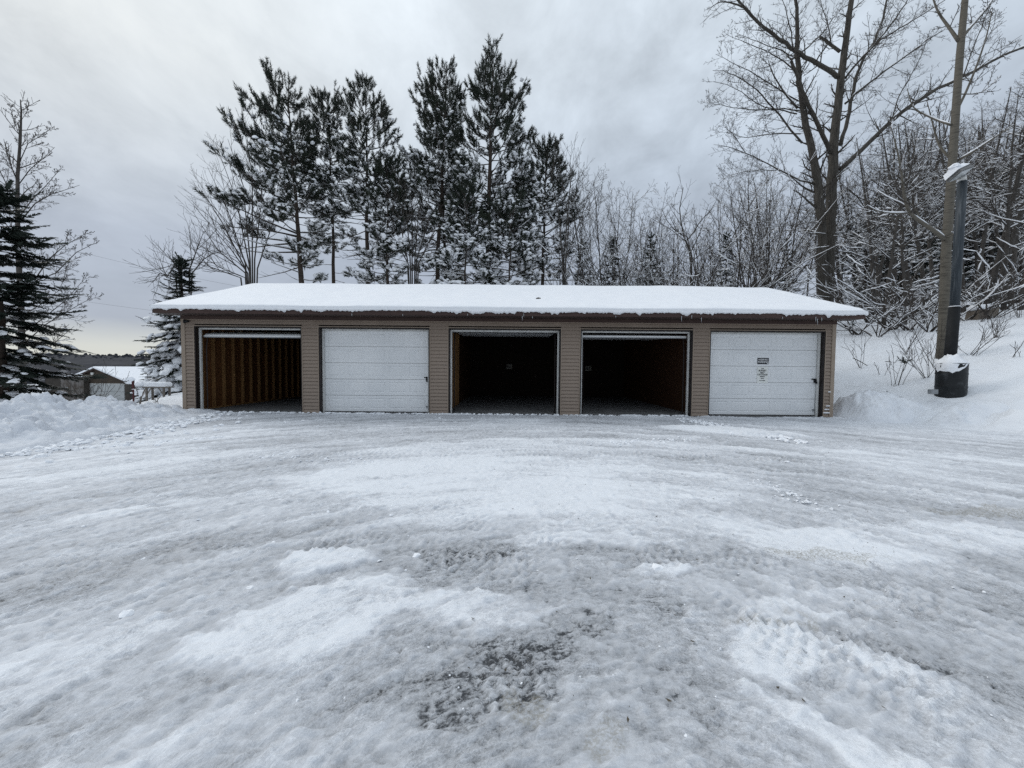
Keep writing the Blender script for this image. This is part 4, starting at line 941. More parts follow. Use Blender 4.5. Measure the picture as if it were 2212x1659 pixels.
# the big twin trunked cottonwood
def cottonwood():
    t = Tree(171); Y = 23.0; base = np.array([*at(1788, 800, Y)[:2], 0.0]); base[2] = gz(base[0], base[1]) - .1
    def q(x, y, dy=0): return at(1440 + x / 2.56, y / 2.56, Y + dy)
    def L(pts, r0, r1, sn=.35, k=3):
        Q = np.array([q(*p) for p in pts]); n = len(Q)
        tt = np.linspace(0, n - 1, (n - 1) * k + 1); Q = np.stack([np.interp(tt, range(n), Q[:, a]) for a in range(3)], -1)
        for _ in range(2): Q[1:-1] = .5 * Q[1:-1] + .25 * (Q[:-2] + Q[2:])
        Q[1:-1] += t.rng.normal(0, .02, (len(Q) - 2, 3))
        R = np.linspace(r0, r1, len(Q)) * (.75 if r0 < .3 else .85); t.stem(Q, R, snow=sn * .8); return Q, R
    m1 = L([(900, 2300), (895, 1900), (882, 1640), (900, 1300), (915, 1050), (923, 840), (945, 600), (968, 400), (988, 240), (1020, 0), (1045, -250), (1070, -500)], .42, .08, 0)
    m2 = L([(872, 1900, -.1), (862, 1500, -.2), (852, 1250, -.3), (842, 1050, -.4), (830, 960, -.5), (795, 800, -.6), (757, 640, -.7), (737, 450, -.8), (718, 280, -.8), (724, 130, -.9), (720, 0, -1), (715, -200, -1)], .32, .06, 0)
    limbs = [
        L([(905, 845, -.1), (850, 720, -.6), (790, 590, -1.0), (725, 440, -1.3), (688, 335, -1.5)], .15, .09, .9), L([(690, 350, -1.5), (670, 300, -1.6), (600, 260, -1.7), (500, 230, -1.9), (400, 190, -2)], .05, .012),
        L([(942, 425, 0), (870, 372, -.5), (760, 312, -1), (690, 262, -1.2), (600, 200, -1.5), (500, 120, -1.8), (400, 10, -2), (330, -90, -2.2)], .16, .06), L([(420, 40, -2), (350, 5, -2.2), (280, 10, -2.4), (225, 75, -2.6)], .06, .012),
        L([(962, 935, 0), (1080, 830, .4), (1200, 705, .8), (1300, 620, 1.1), (1400, 552, 1.3), (1500, 490, 1.6), (1620, 430, 1.9), (1750, 370, 2.2), (1850, 310, 2.4), (1976, 262, 2.6), (2150, 190, 3)], .17, .07, .5),
        L([(962, 800, .1), (1002, 660, .5), (1032, 520, .7), (1052, 380, .9), (1130, 270, 1.0), (1180, 150, 1.2), (1222, 0, 1.4), (1250, -150, 1.5)], .14, .05), L([(1100, 300, .9), (1180, 220, 1.4), (1290, 160, 1.8), (1410, 85, 2), (1540, 0, 2.2)], .07, .03),
        L([(985, 435, 0), (1060, 340, -.5), (1150, 250, -.9), (1230, 150, -1.2), (1300, 60, -1.4), (1360, -60, -1.6)], .08, .03), L([(985, 575, 0), (1080, 490, -.4), (1200, 402, -.8), (1330, 300, -1.2), (1440, 222, -1.5), (1530, 170, -1.7)], .085, .02, .7),
        L([(958, 285, 0), (905, 245, .3), (848, 205, .5)], .11, .09, .5, 2), L([(752, 285, -.8), (860, 190, -.5), (920, 100, -.3), (975, 30, 0)], .05, .02), L([(700, 270, -.9), (680, 130, -1), (640, 0, -1.1)], .05, .02), L([(910, 250, .1), (890, 130, .2), (850, 0, .4)], .045, .02),
        L([(748, 790, -.6), (660, 680, -.9), (560, 560, -1.2), (470, 470, -1.4), (340, 395, -1.7), (255, 390, -1.9)], .075, .010), L([(722, 600, -.7), (640, 500, -1), (580, 400, -1.2), (560, 330, -1.3)], .07, .02), L([(720, 630, -.7), (620, 605, -1), (500, 585, -1.3), (370, 470, -1.7), (260, 450, -2)], .05, .008),
        L([(820, 1018, -.4), (700, 980, -.8), (560, 905, -1.2), (440, 850, -1.5), (340, 810, -1.8), (260, 800, -2)], .06, .008, .4), L([(440, 850, -1.5), (350, 720, -1.8), (300, 690, -2)], .025, .008), L([(620, 940, -1), (480, 940, -1.5), (370, 960, -1.8), (290, 1000, -2)], .03, .008, .5),
        L([(735, 610, -.7), (600, 600, -1), (440, 610, -1.4), (330, 590, -1.8), (235, 565, -2)], .045, .008), L([(740, 740, -.7), (560, 740, -1.2), (430, 770, -1.5), (330, 720, -1.8)], .045, .008, .5), L([(730, 560, -.7), (560, 450, -1), (400, 360, -1.4), (270, 300, -1.7)], .05, .008), L([(722, 400, -.8), (600, 300, -1.2), (450, 240, -1.5), (330, 190, -1.8)], .05, .008),
        L([(860, 940, -.3), (800, 900, -.6), (770, 850, -.8)], .03, .01, .9), L([(950, 1060, 0), (1000, 1110, -.3), (1040, 1110, -.4)], .03, .01, .8), L([(870, 1240, -.3), (800, 1230, -.8), (700, 1245, -1.2), (530, 1260, -1.8)], .04, .012, 1), L([(1240, 690, .9), (1270, 560, 1.2), (1330, 450, 1.5), (1400, 330, 1.6), (1450, 200, 1.8)], .05, .01), L([(1640, 420, 2), (1680, 300, 2.1), (1740, 150, 2.3), (1800, 0, 2.5)], .05, .02), L([(1180, 730, .7), (1100, 600, .9), (1080, 500, 1.0)], .03, .008)]
    for Q, R in limbs + [m1, m2]:
        Lq = np.linalg.norm(np.diff(Q, axis=0), axis=1).sum(); big = R[0] > .3
        n = int(np.clip(Lq * (4.2 if not big else 1.8), 6, 42)); k = 1.6 / max(Lq, 1.2)
        if big: i0 = len(Q) // 3; t.branch(Q[i0:], R[i0:], 0, [(n, .05, 35, 70, k * .7, k * 1.5, .05, .12, .28, .25), (6, .2, 30, 60, .25, .45, .10, .15, .5, .1), (4, .2, 30, 60, .3, .5, .12, .16, .5, 0)])
        else: t.branch(Q, R, 0, [(n, .15, 30, 65, k * .5, k * 1.15, .03, .12, .3, .2), (6, .15, 30, 65, .25, .45, .12, .15, .5, .05), (3, .2, 30, 60, .3, .5, .15, .16, .5, 0)])
    t.finish('cottonwood_tree', 'huge twin trunked bare tree with furrowed bark behind the right end of the roof', 'tree', base, (M['barkc'], M['twig']), origin=base)
cottonwood()

# pale barked aspen by the light pole
def aspen():
    t = Tree(181); Y = 12.4; b = ground_pt(2033, Y)
    def q(x, y, dy=0): return at(1440 + x / 2.56, y / 2.56, Y + dy)
    def L(pts, r0, r1, sn=.5, k=3):
        Q = np.array([q(*p) for p in pts]); n = len(Q); tt = np.linspace(0, n - 1, (n - 1) * k + 1); Q = np.stack([np.interp(tt, range(n), Q[:, a]) for a in range(3)], -1)
        Q[1:-1] = .5 * Q[1:-1] + .25 * (Q[:-2] + Q[2:]); R = np.linspace(r0, r1, len(Q)); t.stem(Q, R, snow=sn); return Q, R
    tk = np.array([b] + [q(*p) for p in ((1530, 1850), (1536, 1660), (1545, 1400), (1562, 1150), (1580, 900), (1600, 600), (1622, 300), (1650, 0), (1680, -250), (1700, -500))])
    t.stem(tk, np.array([.15, .135, .128, .12, .112, .105, .097, .09, .078, .055, .03]), 12)
    ls = [L([(1538, 1325), (1470, 1270, -.3), (1400, 1225, -.5), (1340, 1175, -.7), (1315, 1100, -.8), (1300, 960, -.9), (1275, 830, -1), (1240, 700, -1)], .065, .012, .85), L([(1330, 1180, -.7), (1230, 1180, -.9), (1160, 1165, -1.1), (1110, 1135, -1.2)], .03, .01, 1),
          L([(1585, 890), (1530, 840, .3), (1495, 780, .5), (1465, 660, .6), (1440, 560, .7)], .045, .010, .7), L([(1595, 895), (1680, 850, -.3), (1800, 770, -.6), (1920, 690, -.8)], .045, .012, .7), L([(1612, 225), (1560, 150, .3), (1500, 70, .5), (1465, -30, .6)], .05, .02, .2), L([(1625, 220), (1690, 140, .3), (1760, 60, .5), (1830, -40, .6)], .045, .02, .2),
          L([(1570, 690), (1480, 660, .4), (1360, 600, .7), (1330, 490, .8)], .035, .01, .5), L([(1590, 640), (1660, 500, .3), (1720, 350, .5), (1770, 200, .6), (1800, 60, .7)], .04, .012, .2), L([(1600, 520), (1740, 520, .5), (1850, 420, .7)], .02, .008, .2), L([(1540, 1320), (1600, 1290, -.3), (1650, 1180, -.5)], .03, .01, .7)]
    for Q, R in ls:
        Lq = np.linalg.norm(np.diff(Q, axis=0), axis=1).sum()
        t.branch(Q, R, 0, [(int(np.clip(Lq * 3.5, 4, 12)), .25, 30, 60, .14, .3, .05, .12, .35, .3), (5, .2, 30, 60, .25, .45, .08, .14, .5, .1), (3, .3, 25, 50, .3, .5, .1, .14, .5, 0)])
    t.finish('aspen_tree', 'straight pale barked tree right beside the light pole', 'tree', b, (M['barka'], M['twig']), origin=b)
aspen()

# wood on the hillside
woodp = [bare(200 + i, 14, .14, spec_wood(.85), wander=.055, lean=(.05 * (i - 2.5), .03)).finish('bare_tree', 'grey bare tree in the hillside wood', 'tree', (0, 80, -60), (M['barkg'], M['twig']), 'bare trees in the hillside wood') for i in range(6)]
first2 = [True] * 6; rng = np.random.default_rng(77)
WLAB = 'grey bare tree deep in the hillside wood behind its front row of trunks'
near_trunks = [(1905, 19, 300), (1925, 21, 240), (1950, 18.5, 330), (1968, 22, 230), (1995, 20, 260), (2012, 24, 250), (2120, 18, 130), (2140, 21, 180), (2160, 17.5, 230), (2178, 24, 200), (2195, 16.5, 170), (2205, 20, 260), (1885, 24, 260), (2075, 19, 220), (2060, 23, 210), (2100, 25, 220)]
cnt = 0
ORD = 'first second third fourth fifth sixth seventh eighth ninth tenth eleventh twelfth thirteenth fourteenth fifteenth sixteenth'.split()
near_trunks.sort(); lefts = [q for q in near_trunks if q[0] < 2050]
for i, (u, Y, v) in enumerate(near_trunks):
    lab = f'bare tree at the near edge of the wood, {ORD[i]} from the twin trunked tree' if i < len(lefts) else f'bare tree at the near edge of the wood, {ORD[i - len(lefts)]} right of the pole'
    p = ground_pt(u, Y); tz = at(u, v, Y)[2]; plant(woodp, first2, cnt % 6, p, rng.uniform(0, 6.28), (tz - p[2]) / 13.8, lab, 'bare trees in the hillside wood'); cnt += 1
placed = 0
while placed < 66:
    u = rng.uniform(1560, 2290); Y = rng.uniform(25, 48)
    if u < 1850 and Y < 31: continue
    if u < 1790 and rng.random() < .75: continue
    p = ground_pt(u, Y); vv = np.interp(u, [1560, 1700, 1830, 2000, 2212, 2300], [430, 360, 330, 285, 250, 250]) + rng.normal(0, 22)
    s = (at(u, vv, Y)[2] - p[2]) / 13.8
    if s < .35: continue
    plant(woodp, first2, cnt % 6, p, rng.uniform(0, 6.28), s, WLAB if u > 1790 else 'grey bare tree behind the thicket left of the big twin trunked tree', 'bare trees in the hillside wood' if u > 1790 else 'bare trees behind the thicket'); cnt += 1; placed += 1
# dark conifers behind the bare trunks
conp = [conifer(300 + i, 'spruce_tree', 'dark snowy spruce', (0, 90, -60), 10, 2.6, .02, -16, .75, .5, .42, .17, step=.36, power=.7, group='dark spruces behind the bare wood') for i in range(3)]
cf = [True] * 3
for i, (u, Y, v) in enumerate([(1860, 29, 480), (1900, 32, 400), (1940, 28, 430), (1985, 31, 400), (2020, 28, 450), (2065, 33, 380), (2110, 29, 380), (2150, 32, 370), (2190, 28, 420), (2230, 30, 380), (1835, 33, 470), (1880, 36, 430), (2040, 37, 380), (2130, 38, 370), (1965, 37, 400), (2260, 34, 380)]):
    p = ground_pt(u, Y); tz = at(u, v, Y)[2]; plant(conp, cf, i % 3, p, rng.uniform(0, 6.28), (tz - p[2]) / 10, 'dark snowy spruce deep in the hillside wood behind the bare trunks', 'dark spruces behind the bare wood')
for i, (u, Y, v, lab) in enumerate([(1320, 24.5, 520, 'small dark conifer in the thicket left of the forked bare tree'), (1400, 24, 515, 'snow bent small conifer just left of the y forked bare tree'), (1562, 24, 510, 'dark bushy conifer behind the roof between thicket and twin trunked tree'), (1255, 26, 525, 'small dark conifer beside the right end pine'), (1690, 26, 520, 'dark conifer low behind the roof left of the twin trunked tree')]):
    p = ground_pt(u, Y); tz = at(u, v, Y)[2]; copy_tree(conp[i % 3], p, i * 1.3, (tz - p[2]) / 10, lab, 'small conifers in the thicket', sxy=(tz - p[2]) / 10 * .8)
# snow loaded low brush behind the roof and on the slope
def brush(seed, n, H, spread, sn, rad=.014):
    t = Tree(seed); rg = t.rng
    for i in range(n):
        a = rg.uniform(0, 6.28); e = rg.uniform(.35, 1.3); P = limb(rg, (rg.normal(0, .08), rg.normal(0, .08), -.05), (math.cos(a) * spread, math.sin(a) * spread, e), H * rg.uniform(.5, 1.1), 6, .12, -.03)
        R = np.linspace(rad, rad * .35, 7); t.stem(P, R, 4, fine=(i > 0), snow=sn); t.branch(P, R, 0, [(5, .3, 25, 55, .25, .5, .03, .14, .55, sn), (3, .2, 25, 55, .3, .5, .03, .14, .5, 0)])
    return t
bigbrush = [brush(400 + i, 15, 7.5, .55, 1.0, .034).finish('tangled_bush', 'tangled snow laden bush', 'bush', (0, 70, -50), (M['barkg'], M['twig'])) for i in range(2)]
bf = [True, True]
for i, (u, Y) in enumerate([(1230, 21.5), (1290, 22), (1345, 21.5), (1395, 22.2), (1450, 21.6), (1500, 22.4), (1550, 21.6), (1600, 22), (1575, 23), (1630, 23.2), (1872, 20.5)]):
    Y += 2.6 if u < 1780 else 0.6; p = ground_pt(u, Y); s = float(rng.uniform(1.0, 1.2)) * (1.0 if u < 1780 else .5)
    plant(bigbrush, bf, i % 2, p, rng.uniform(0, 6.28), s, 'tangled snow laden bush just behind the roof ridge' if u < 1780 else 'tangled snow laden bush on the slope behind the right gable', 'snowy bushes behind the roof')
tallbrush = [brush(420 + i, 9, 3.2, .7, .9, .022).finish('leaning_bush', 'low bush with snow along its leaning branches', 'bush', (0, 70, -50), (M['barkg'], M['twig'])) for i in range(2)]
bf2 = [True, True]
for i, (u, Y) in enumerate(sorted([(1890, 16.5), (1925, 17.5), (1960, 16.8), (1990, 18), (2090, 16.5), (2130, 16), (2170, 17.5), (2003, 15.5), (1850, 18), (2105, 19), (2195, 18.5), (1940, 20)])):
    plant(tallbrush, bf2, i % 2, ground_pt(u, Y), rng.uniform(0, 6.28), float(rng.uniform(.8, 1.25)), f'low snowy bush at the foot of the hillside wood, {ORD[i]} from the garage', 'bushes at the foot of the wood')
def shrub(seed, u, v, Y, n, H, label, spread=.45, mt='twig', sn=.0):
    p = at(u, v, Y); b = np.array([p[0], Y, gz(p[0], Y)]); t = Tree(seed); rg = t.rng
    for i in range(n):
        a = rg.uniform(0, 6.28); P = limb(rg, (rg.normal(0, .05), rg.normal(0, .05), -.08), (math.cos(a) * spread, math.sin(a) * spread, 1), H * rg.uniform(.55, 1.0), 5, .08, .04)
        R = np.linspace(.008, .003, 6) * (1 + .5 * (i == 0)); t.stem(P, R, 4, fine=(i > 0), snow=sn); t.branch(P, R, 0, [(4, .35, 20, 45, .2, .4, .05, .1, .7, 0)])
    return t.finish('shrub', label, 'shrub', b, (M['twig'], M['twig']), 'leafless shrubs on the snowy slope')
shrub(501, 1938, 800, 11.6, 6, 1.5, 'bare upright shrub on the slope midway between garage and drum', .28)
shrub(502, 2005, 800, 11.4, 9, 1.7, 'spreading bare shrub just left of the black drum', .6)
shrub(503, 2022, 770, 12.0, 6, 1.8, 'bare shrub against the foot of the pale trunk', .5)
shrub(504, 2098, 770, 12.0, 8, 1.5, 'arching bare shrub just right of the black pole sleeve', .8)
shrub(505, 2150, 745, 12.8, 10, 1.1, 'bushy bare shrub on the slope right of the drum', .4)
shrub(506, 1905, 770, 12.6, 2, .7, 'pair of thin dead stalks on the slope near the garage', .2)
shrub(507, 1975, 660, 16.0, 7, 1.6, 'thin bare shrub high on the slope below the wood', .5)
shrub(508, 2120, 690, 15.5, 7, 1.6, 'thin bare shrub beside the brown stone block', .5)
shrub(513, 1862, 740, 13.5, 4, 1.5, 'thin bare whips rising from the slope right beside the garage wall', .3)
shrub(514, 1960, 720, 13.6, 6, 1.6, 'bare shrub higher on the slope left of the pale trunk', .5)
shrub(515, 2185, 790, 11.2, 3, .6, 'few dead stalks in the smooth snow right of the drum', .3)
shrub(516, 2200, 700, 15.0, 7, 1.7, 'bare shrub on the slope at the far right edge', .5)
shrub(517, 2045, 700, 14.2, 7, 1.9, 'bare shrub behind the black pole sleeve', .5)
shrub(509, 340, 880, 12.2, 3, .6, 'small dead weed on the snow left of the garage', .5)
shrub(510, 200, 860, 11.5, 7, 1.7, 'bare shrub behind the snow bank before the brown shed', .6)
shrub(511, 165, 855, 12.5, 7, 2.1, 'bare twiggy shrub behind the snow bank near the spruce', .6)
shrub(512, 120, 850, 13.5, 8, 1.6, 'low bare shrub under the boughs of the near spruce', .7)
# small fallen fir tips poking from the snow
for i, (u, v, lab) in enumerate([(1950, 783, 'dark fir sprig poking from the snow right of the upright shrub'), (1928, 862, 'tiny dark fir sprig poking from the mound by the garage'), (1843, 703, 'dark sprig on the snow behind the garage corner')]):
    p = at(u, v, 11.6 if i == 0 else 10.6 if i == 1 else 14.5); mb = MB(); rg = np.random.default_rng(520 + i); z = gz(p[0], p[1])
    z = max(z, p[2] - .02); n = 26 if i == 0 else 10
    scatter(mb, SPRAYS, [(p[0] + rg.normal(0, .12), p[1] + rg.normal(0, .08), z + rg.uniform(0, .12)) for _ in range(n)], [(rg.normal(0, 1), rg.normal(0, .4), rg.uniform(-.2, .6)) for _ in range(n)], .13, rg, spin=False)
    single('fir_sprig', mb, M['spruce'], lab, 'fir sprig', off=(p[0], p[1], z))
p0, p1 = at(1842, 773, 12.2), at(1874, 790, 11.9)
single('stick', MB().tube([p0, (p0 + p1) / 2 + [0, 0, .01], p1], [.010, .012, .009], 5), M['twig'], 'thin straight stick lying on the slope right of the garage', 'stick')

# ------------------------------------------------------------------ light pole, drum and things on the slope
def make_pole():
    b = at(2055, 790, 10.4); z0 = gz(b[0], 10.4); t0 = at(2079, 392, 10.4); m = at(2062, 663, 10.4)
    lp = thing('light_pole', 'grey wooden light pole with a black sleeve standing in the drum', 'light pole', (b[0], 10.4, z0))
    part('pole', MB().tube([m, (m * .5 + t0 * .5), t0], [.098, .095, .090], 14), M['pole'], lp, True)
    sl = at(2050, 800, 10.4); part('sleeve', MB().tube([[sl[0] - .02, 10.4, z0], m + [0, 0, .0]], [.128, .112], 14), M['black'], lp, True)
    part('sleeve_snow', MB().tube([m + [0, -.0, .001], m + [0, 0, .02]], [.122, .104], 12), M['tsnow'], lp, True)
    part('collar', MB().tube([t0 + [0, 0, .001], t0 + [0, 0, .10]], [.08, .076], 12), M['stop'], lp, True)
    # floodlight head: a tapered box tipped down to the left, snow on top
    h = at(2072, 374, 10.3)
    def tip(V): 
        a = math.radians(24); V = np.array(V, float); x, z = V[:, 0].copy(), V[:, 2].copy(); V[:, 0] = x * math.cos(a) - z * math.sin(a); V[:, 2] = x * math.sin(a) + z * math.cos(a)
        y = V[:, 1].copy(); z = V[:, 2].copy(); c, s = math.cos(-.45), math.sin(-.45); V[:, 1] = y * c - z * s; V[:, 2] = y * s + z * c
        return V + h
    V = [(-.26, -.2, -.06), (.2, -.2, -.06), (.2, .16, -.06), (-.26, .16, -.06), (-.20, -.14, .10), (.15, -.14, .10), (.15, .12, .10), (-.20, .12, .10)]
    Q = [(0, 3, 2, 1), (4, 5, 6, 7), (0, 1, 5, 4), (1, 2, 6, 5), (2, 3, 7, 6), (3, 0, 4, 7)]
    hd = part('lamp_head', MB().add(tip(V), Q), M['lampbody'], lp)
    part('lens', MB().add(tip([(-.23, -.17, -.064), (.17, -.17, -.064), (.17, .13, -.064), (-.23, .13, -.064), (-.23, -.17, -.075), (.17, -.17, -.075), (.17, .13, -.075), (-.23, .13, -.075)]), Q), M['lens'], hd)
    sn = MB(); rg = np.random.default_rng(6)
    sn.add(tip([(-.27, -.19, .02), (.17, -.19, .05), (.17, .13, .05), (-.27, .15, .02), (-.22, -.15, .155), (.08, -.15, .16), (.08, .11, .17), (-.22, .12, .16)]), Q)
    scatter(sn, CLUMPS, tip([(-.15, -.1, .15), (0, 0, .15), (.12, -.05, .12), (.14, .05, .09)]), np.tile([0, 0, 1.0], (4, 1)), [.11, .12, .08, .06], rg, ICOT)
    part('lamp_snow', sn, M['tsnow'], hd)
    part('bracket', MB().tube([t0 + [0, 0, .08], t0 + [.01, -.03, .22]], .04, 8), M['metal'], lp)
    # drum
    c = at(2054, 830, 10.3); zt = at(2054, 785, 10.3)[2]; zb = gz(c[0], 10.3) - .12; r = .295
    dr = thing('black_drum', 'rusted black steel drum at the foot of the light pole, capped with snow', 'drum', (c[0], 10.3, zb))
    prof = [(zb, r), (zb + .28, r), (zb + .30, r + .012), (zb + .33, r), (zb + .62, r), (zb + .64, r + .012), (zb + .67, r), (zt - .02, r), (zt, r + .012)]
    mb = MB(); n = 32; th = np.arange(n + 1) * 2 * math.pi / n
    mb.grid(np.array([[(c[0] + rr * math.cos(a), 10.3 + rr * math.sin(a), z) for a in th] for z, rr in prof]))
    part('shell', mb, M['drum'], dr, True)
    part('lid', MB().tube([(c[0], 10.3, zt - .06), (c[0], 10.3, zt - .03)], r - .01, 24), M['drum'], dr)
    mb = MB(); rows = []
    for k, (rr, zz) in enumerate([(r + .010, -.22), (r + .014, -.12), (r + .014, -.01), (r * .97, .05), (r * .78, .09), (r * .58, .17), (.15, .21), (.11, .23)]):
        ln = []
        for a in th:
            aa = math.degrees(a) % 360; front = 1 / (1 + math.exp((abs((aa - 215 + 180) % 360 - 180) - 62) / 7))
            nzv = float(fbm(np.array([math.cos(a) * 2.6 + k * .35 + 20]), np.array([math.sin(a) * 2.6 + 20]), 4, 7, .6)[0])
            d = zz if k > 2 else zz * (front * (.25 + 1.5 * nzv)); lr = rr + (.09 * (nzv - .5) if k else 0) - (.0 if k < 3 else .05 * max(0, math.cos(a)))
            if k <= 1 and front < .25: lr = r - .012; d = min(d, -.02)
            ln.append((c[0] + lr * math.cos(a), 10.3 + lr * math.sin(a), zt + d + (.16 * (nzv - .5) if k > 2 else 0)))
        rows.append(ln)
    mb.grid(np.array(rows)); part('snow_cap', mb, M['snow'], dr, True)
    # small grey box on a stub left of the drum
    p = at(2017, 846, 10.15); gb = thing('electric_box', 'small grey utility box left of the black drum', 'utility box', (p[0], 10.15, gz(p[0], 10.15)))
    part('box', MB().bbox(p[0] - .11, p[0] + .07, 10.10, 10.2, p[2] - .06, p[2] + .06), M['metal'], gb)
    part('conduit', MB().tube([(p[0] + .07, 10.15, p[2]), (p[0] + .16, 10.2, p[2] - .01)], .028, 8), M['black'], gb); part('valve', MB().tube([(p[0] + .1, 10.14, p[2] - .07), (p[0] + .1, 10.14, p[2] + .06)], .018, 6), M['black'], gb)
make_pole()
def lump(name, label, cat, p, sz, m, seed, snow=None):
    rg = np.random.default_rng(seed); V = ICOV * (1 + rg.uniform(-.2, .2, (len(ICOV), 1))) * np.array(sz); t = thing(name, label, cat, tuple(p))
    part('stone', MB().add(V + p, tris=ICOT), m, t)
    if snow: part('snow', MB().add(CLUMPS[seed % 6] * np.array([sz[0] * 1.0, sz[1] * 1.0, sz[2] * .35]) + p + [0, 0, sz[2] * .85], tris=ICOT), M['tsnow'], t, True)
p = at(2152, 909, 8.9); lump('rock', 'dark rock showing through the snow right of the drum', 'rock', p, (.10, .07, .05), M['rock'], 3)
p = at(2118, 918, 8.8); lump('rock', 'flat dark rock in the snow below the drum, left of the other', 'rock', p, (.13, .06, .035), M['rock'], 5)
def stone_block():
    p = at(2112, 690, 16.5); z = gz(p[0], 16.5); t = thing('stone_block', 'brown stone block under snow on the slope right of the pole', 'stone block', (p[0], 16.5, z))
    rg = np.random.default_rng(8); V = np.array([(x, y, zz) for zz in (-.3, .72) for x, y in ((-.38, -.3), (.40, -.26), (.36, .3), (-.34, .3))], float); V += rg.normal(0, .04, V.shape); V[:, 0] += V[:, 2] * .18
    V += [p[0], 16.5, p[2] - .32]
    part('stone', MB().add(V, [(0, 3, 2, 1), (4, 5, 6, 7), (0, 1, 5, 4), (1, 2, 6, 5), (2, 3, 7, 6), (3, 0, 4, 7)]), M['stone'], t)
    mb = MB(); scatter(mb, CLUMPS, [V[4:].mean(0) + [-.2, 0, 0], V[4:].mean(0) + [.18, 0, 0], V[4:].mean(0)], np.tile([0, 0, 1.0], (3, 1)), [.26, .25, .28], rg, ICOT); part('snow', mb, M['tsnow'], t, True)
stone_block()

# ------------------------------------------------------------------ the left background
def far_garage():
    Y = 41.3; ax = at(210, 794, Y); zr = ax[2] - .05; hw = 3.75; ze = at(285, 829, Y)[2]; xL, xR = ax[0] - hw, ax[0] + hw; zb = at(225, 884, Y)[2] - .4; yb = Y + 9
    g = thing('brown_garage', 'brown gabled garage with a wide pale door beyond the snow bank', 'garage', (ax[0], Y, zb))
    V = [(x, y, z) for y in (Y, yb) for x, z in ((xL, zb), (xR, zb), (xR, ze), (ax[0], zr - .12), (xL, ze))]
    # gable front in courses
    nC = 14; hC = (zr - .12 - zb) / nC
    part('wall', MB().add(V, [(1, 6, 7, 2), (0, 4, 9, 5), (5, 9, 7, 6)], [(0, 1, 2), (0, 2, 4), (4, 2, 3), (9, 8, 7)]), M['brownwall'], g)
    me_n = 0
    for k in range(8, 18):
        z0 = zb + k * .21; z1 = z0 + .21
        if z1 > zr - .15: break
        wdt = hw if z1 < ze else hw * (zr - z1) / (zr - ze)
        if wdt < .3: break
        part('siding_board', MB().box(ax[0] - wdt + .05, ax[0] + wdt - .05, Y - .035, Y - .002, z0 + .01, z1), M['brownwall'], g)
    d0, d1 = at(180, 830, Y - .1), at(268, 830, Y - .1)
    dr = part('garage_door', MB().box(d0[0], d1[0], Y - .05, Y - .01, zb, d0[2]), M['fardoor'], g); n = 4; hh = (d0[2] - zb) / n
    for k in range(n): part('door_section', MB().bbox(d0[0] + .02, d1[0] - .02, Y - .10, Y - .055, zb + k * hh + .012, zb + (k + 1) * hh - .012, .01), M['fardoor'], dr)
    part('door_frame', MB().box(d0[0] - .06, d1[0] + .06, Y - .09, Y - .036, d0[2] + .003, d0[2] + .09), M['stop'], g)
    part('side_door', MB().bbox(xR + .005, xR + .05, Y + 1.0, Y + 2.6, zb, zb + 2.05), M['fardoor'], g)
    rf = MB(); ov = .35; s = (zr - ze) / hw
    for sg in (-1, 1):
        xe = ax[0] + sg * (hw + ov); zE = ze - s * ov
        V = [(ax[0], Y - ov, zr), (xe, Y - ov, zE), (xe, yb + ov, zE), (ax[0], yb + ov, zr)]; V = V + [(x, y, z - .12) for x, y, z in V]
        rf.add(V, [(0, 1, 2, 3) if sg > 0 else (3, 2, 1, 0), (4, 7, 6, 5), (0, 4, 5, 1), (1, 5, 6, 2), (2, 6, 7, 3)])
    roof = part('roof', rf, M['soffit'], g)
    sn = MB()
    for sg in (-1, 1):
        xe = ax[0] + sg * (hw + ov + .03); zE = ze - s * ov
        V = [(ax[0], Y - ov - .04, zr + .004), (xe, Y - ov - .04, zE + .004), (xe, yb + ov, zE + .004), (ax[0], yb + ov, zr + .004)]; V = V + [(x, y, z + .17) for x, y, z in V]
        sn.add(V, [(4, 5, 6, 7), (0, 1, 5, 4), (1, 2, 6, 5), (2, 3, 7, 6)])
    part('roof_snow', sn, M['snow'], roof)
    wl = at(200, 807, Y - .1); part('wall_lamp', MB().bbox(wl[0] - .14, wl[0] + .1, Y - .2, Y - .04, wl[2] - .12, wl[2] + .12), M['signw'], g)
    # low panelled shed in front of it
    Y2 = 40.6; a, m_, b = at(97, 812, Y2), at(128, 812, Y2), at(180, 811, Y2); z0 = gz(b[0], Y2) - .6
    s_ = thing('low_shed', 'low flat roofed shed with snow plastered front left of the brown garage', 'shed', ((a[0] + b[0]) / 2, Y2, z0))
    part('wall', MB().box(a[0] + .02, b[0] - .02, Y2 + .05, Y2 + .6, z0, a[2] - .15), M['shedd'], s_)
    n = 5; e = np.linspace(a[0], b[0], n + 1)
    for k in range(n): part('wall_panel', MB().bbox(e[k] + .01, e[k + 1] - .01, Y2 - .0, Y2 + .045, z0, a[2] - .16), M['shedd'] if k < 2 else M['shed'], s_)
    part('roof', MB().box(a[0] - .1, b[0] + .06, Y2 - .12, Y2 + .6, a[2] - .148, a[2] - .06), M['shedd'], s_)
    part('roof_snow', MB().bbox(a[0] - .12, b[0] + .08, Y2 - .14, Y2 + .6, a[2] - .058, a[2] + .10, .04), M['snow'], s_)
    # leaning ladder and snow capped box by the corner
    l = at(278, 872, 39.5); ld = thing('ladder', 'small ladder leaning at the right corner of the brown garage', 'ladder', tuple(l))
    for dx in (-.18, .18): part('rail', MB().box(l[0] + dx - .03, l[0] + dx + .03, 39.5, 39.56, l[2] - .4, l[2] + 1.7), M['stop'], ld)
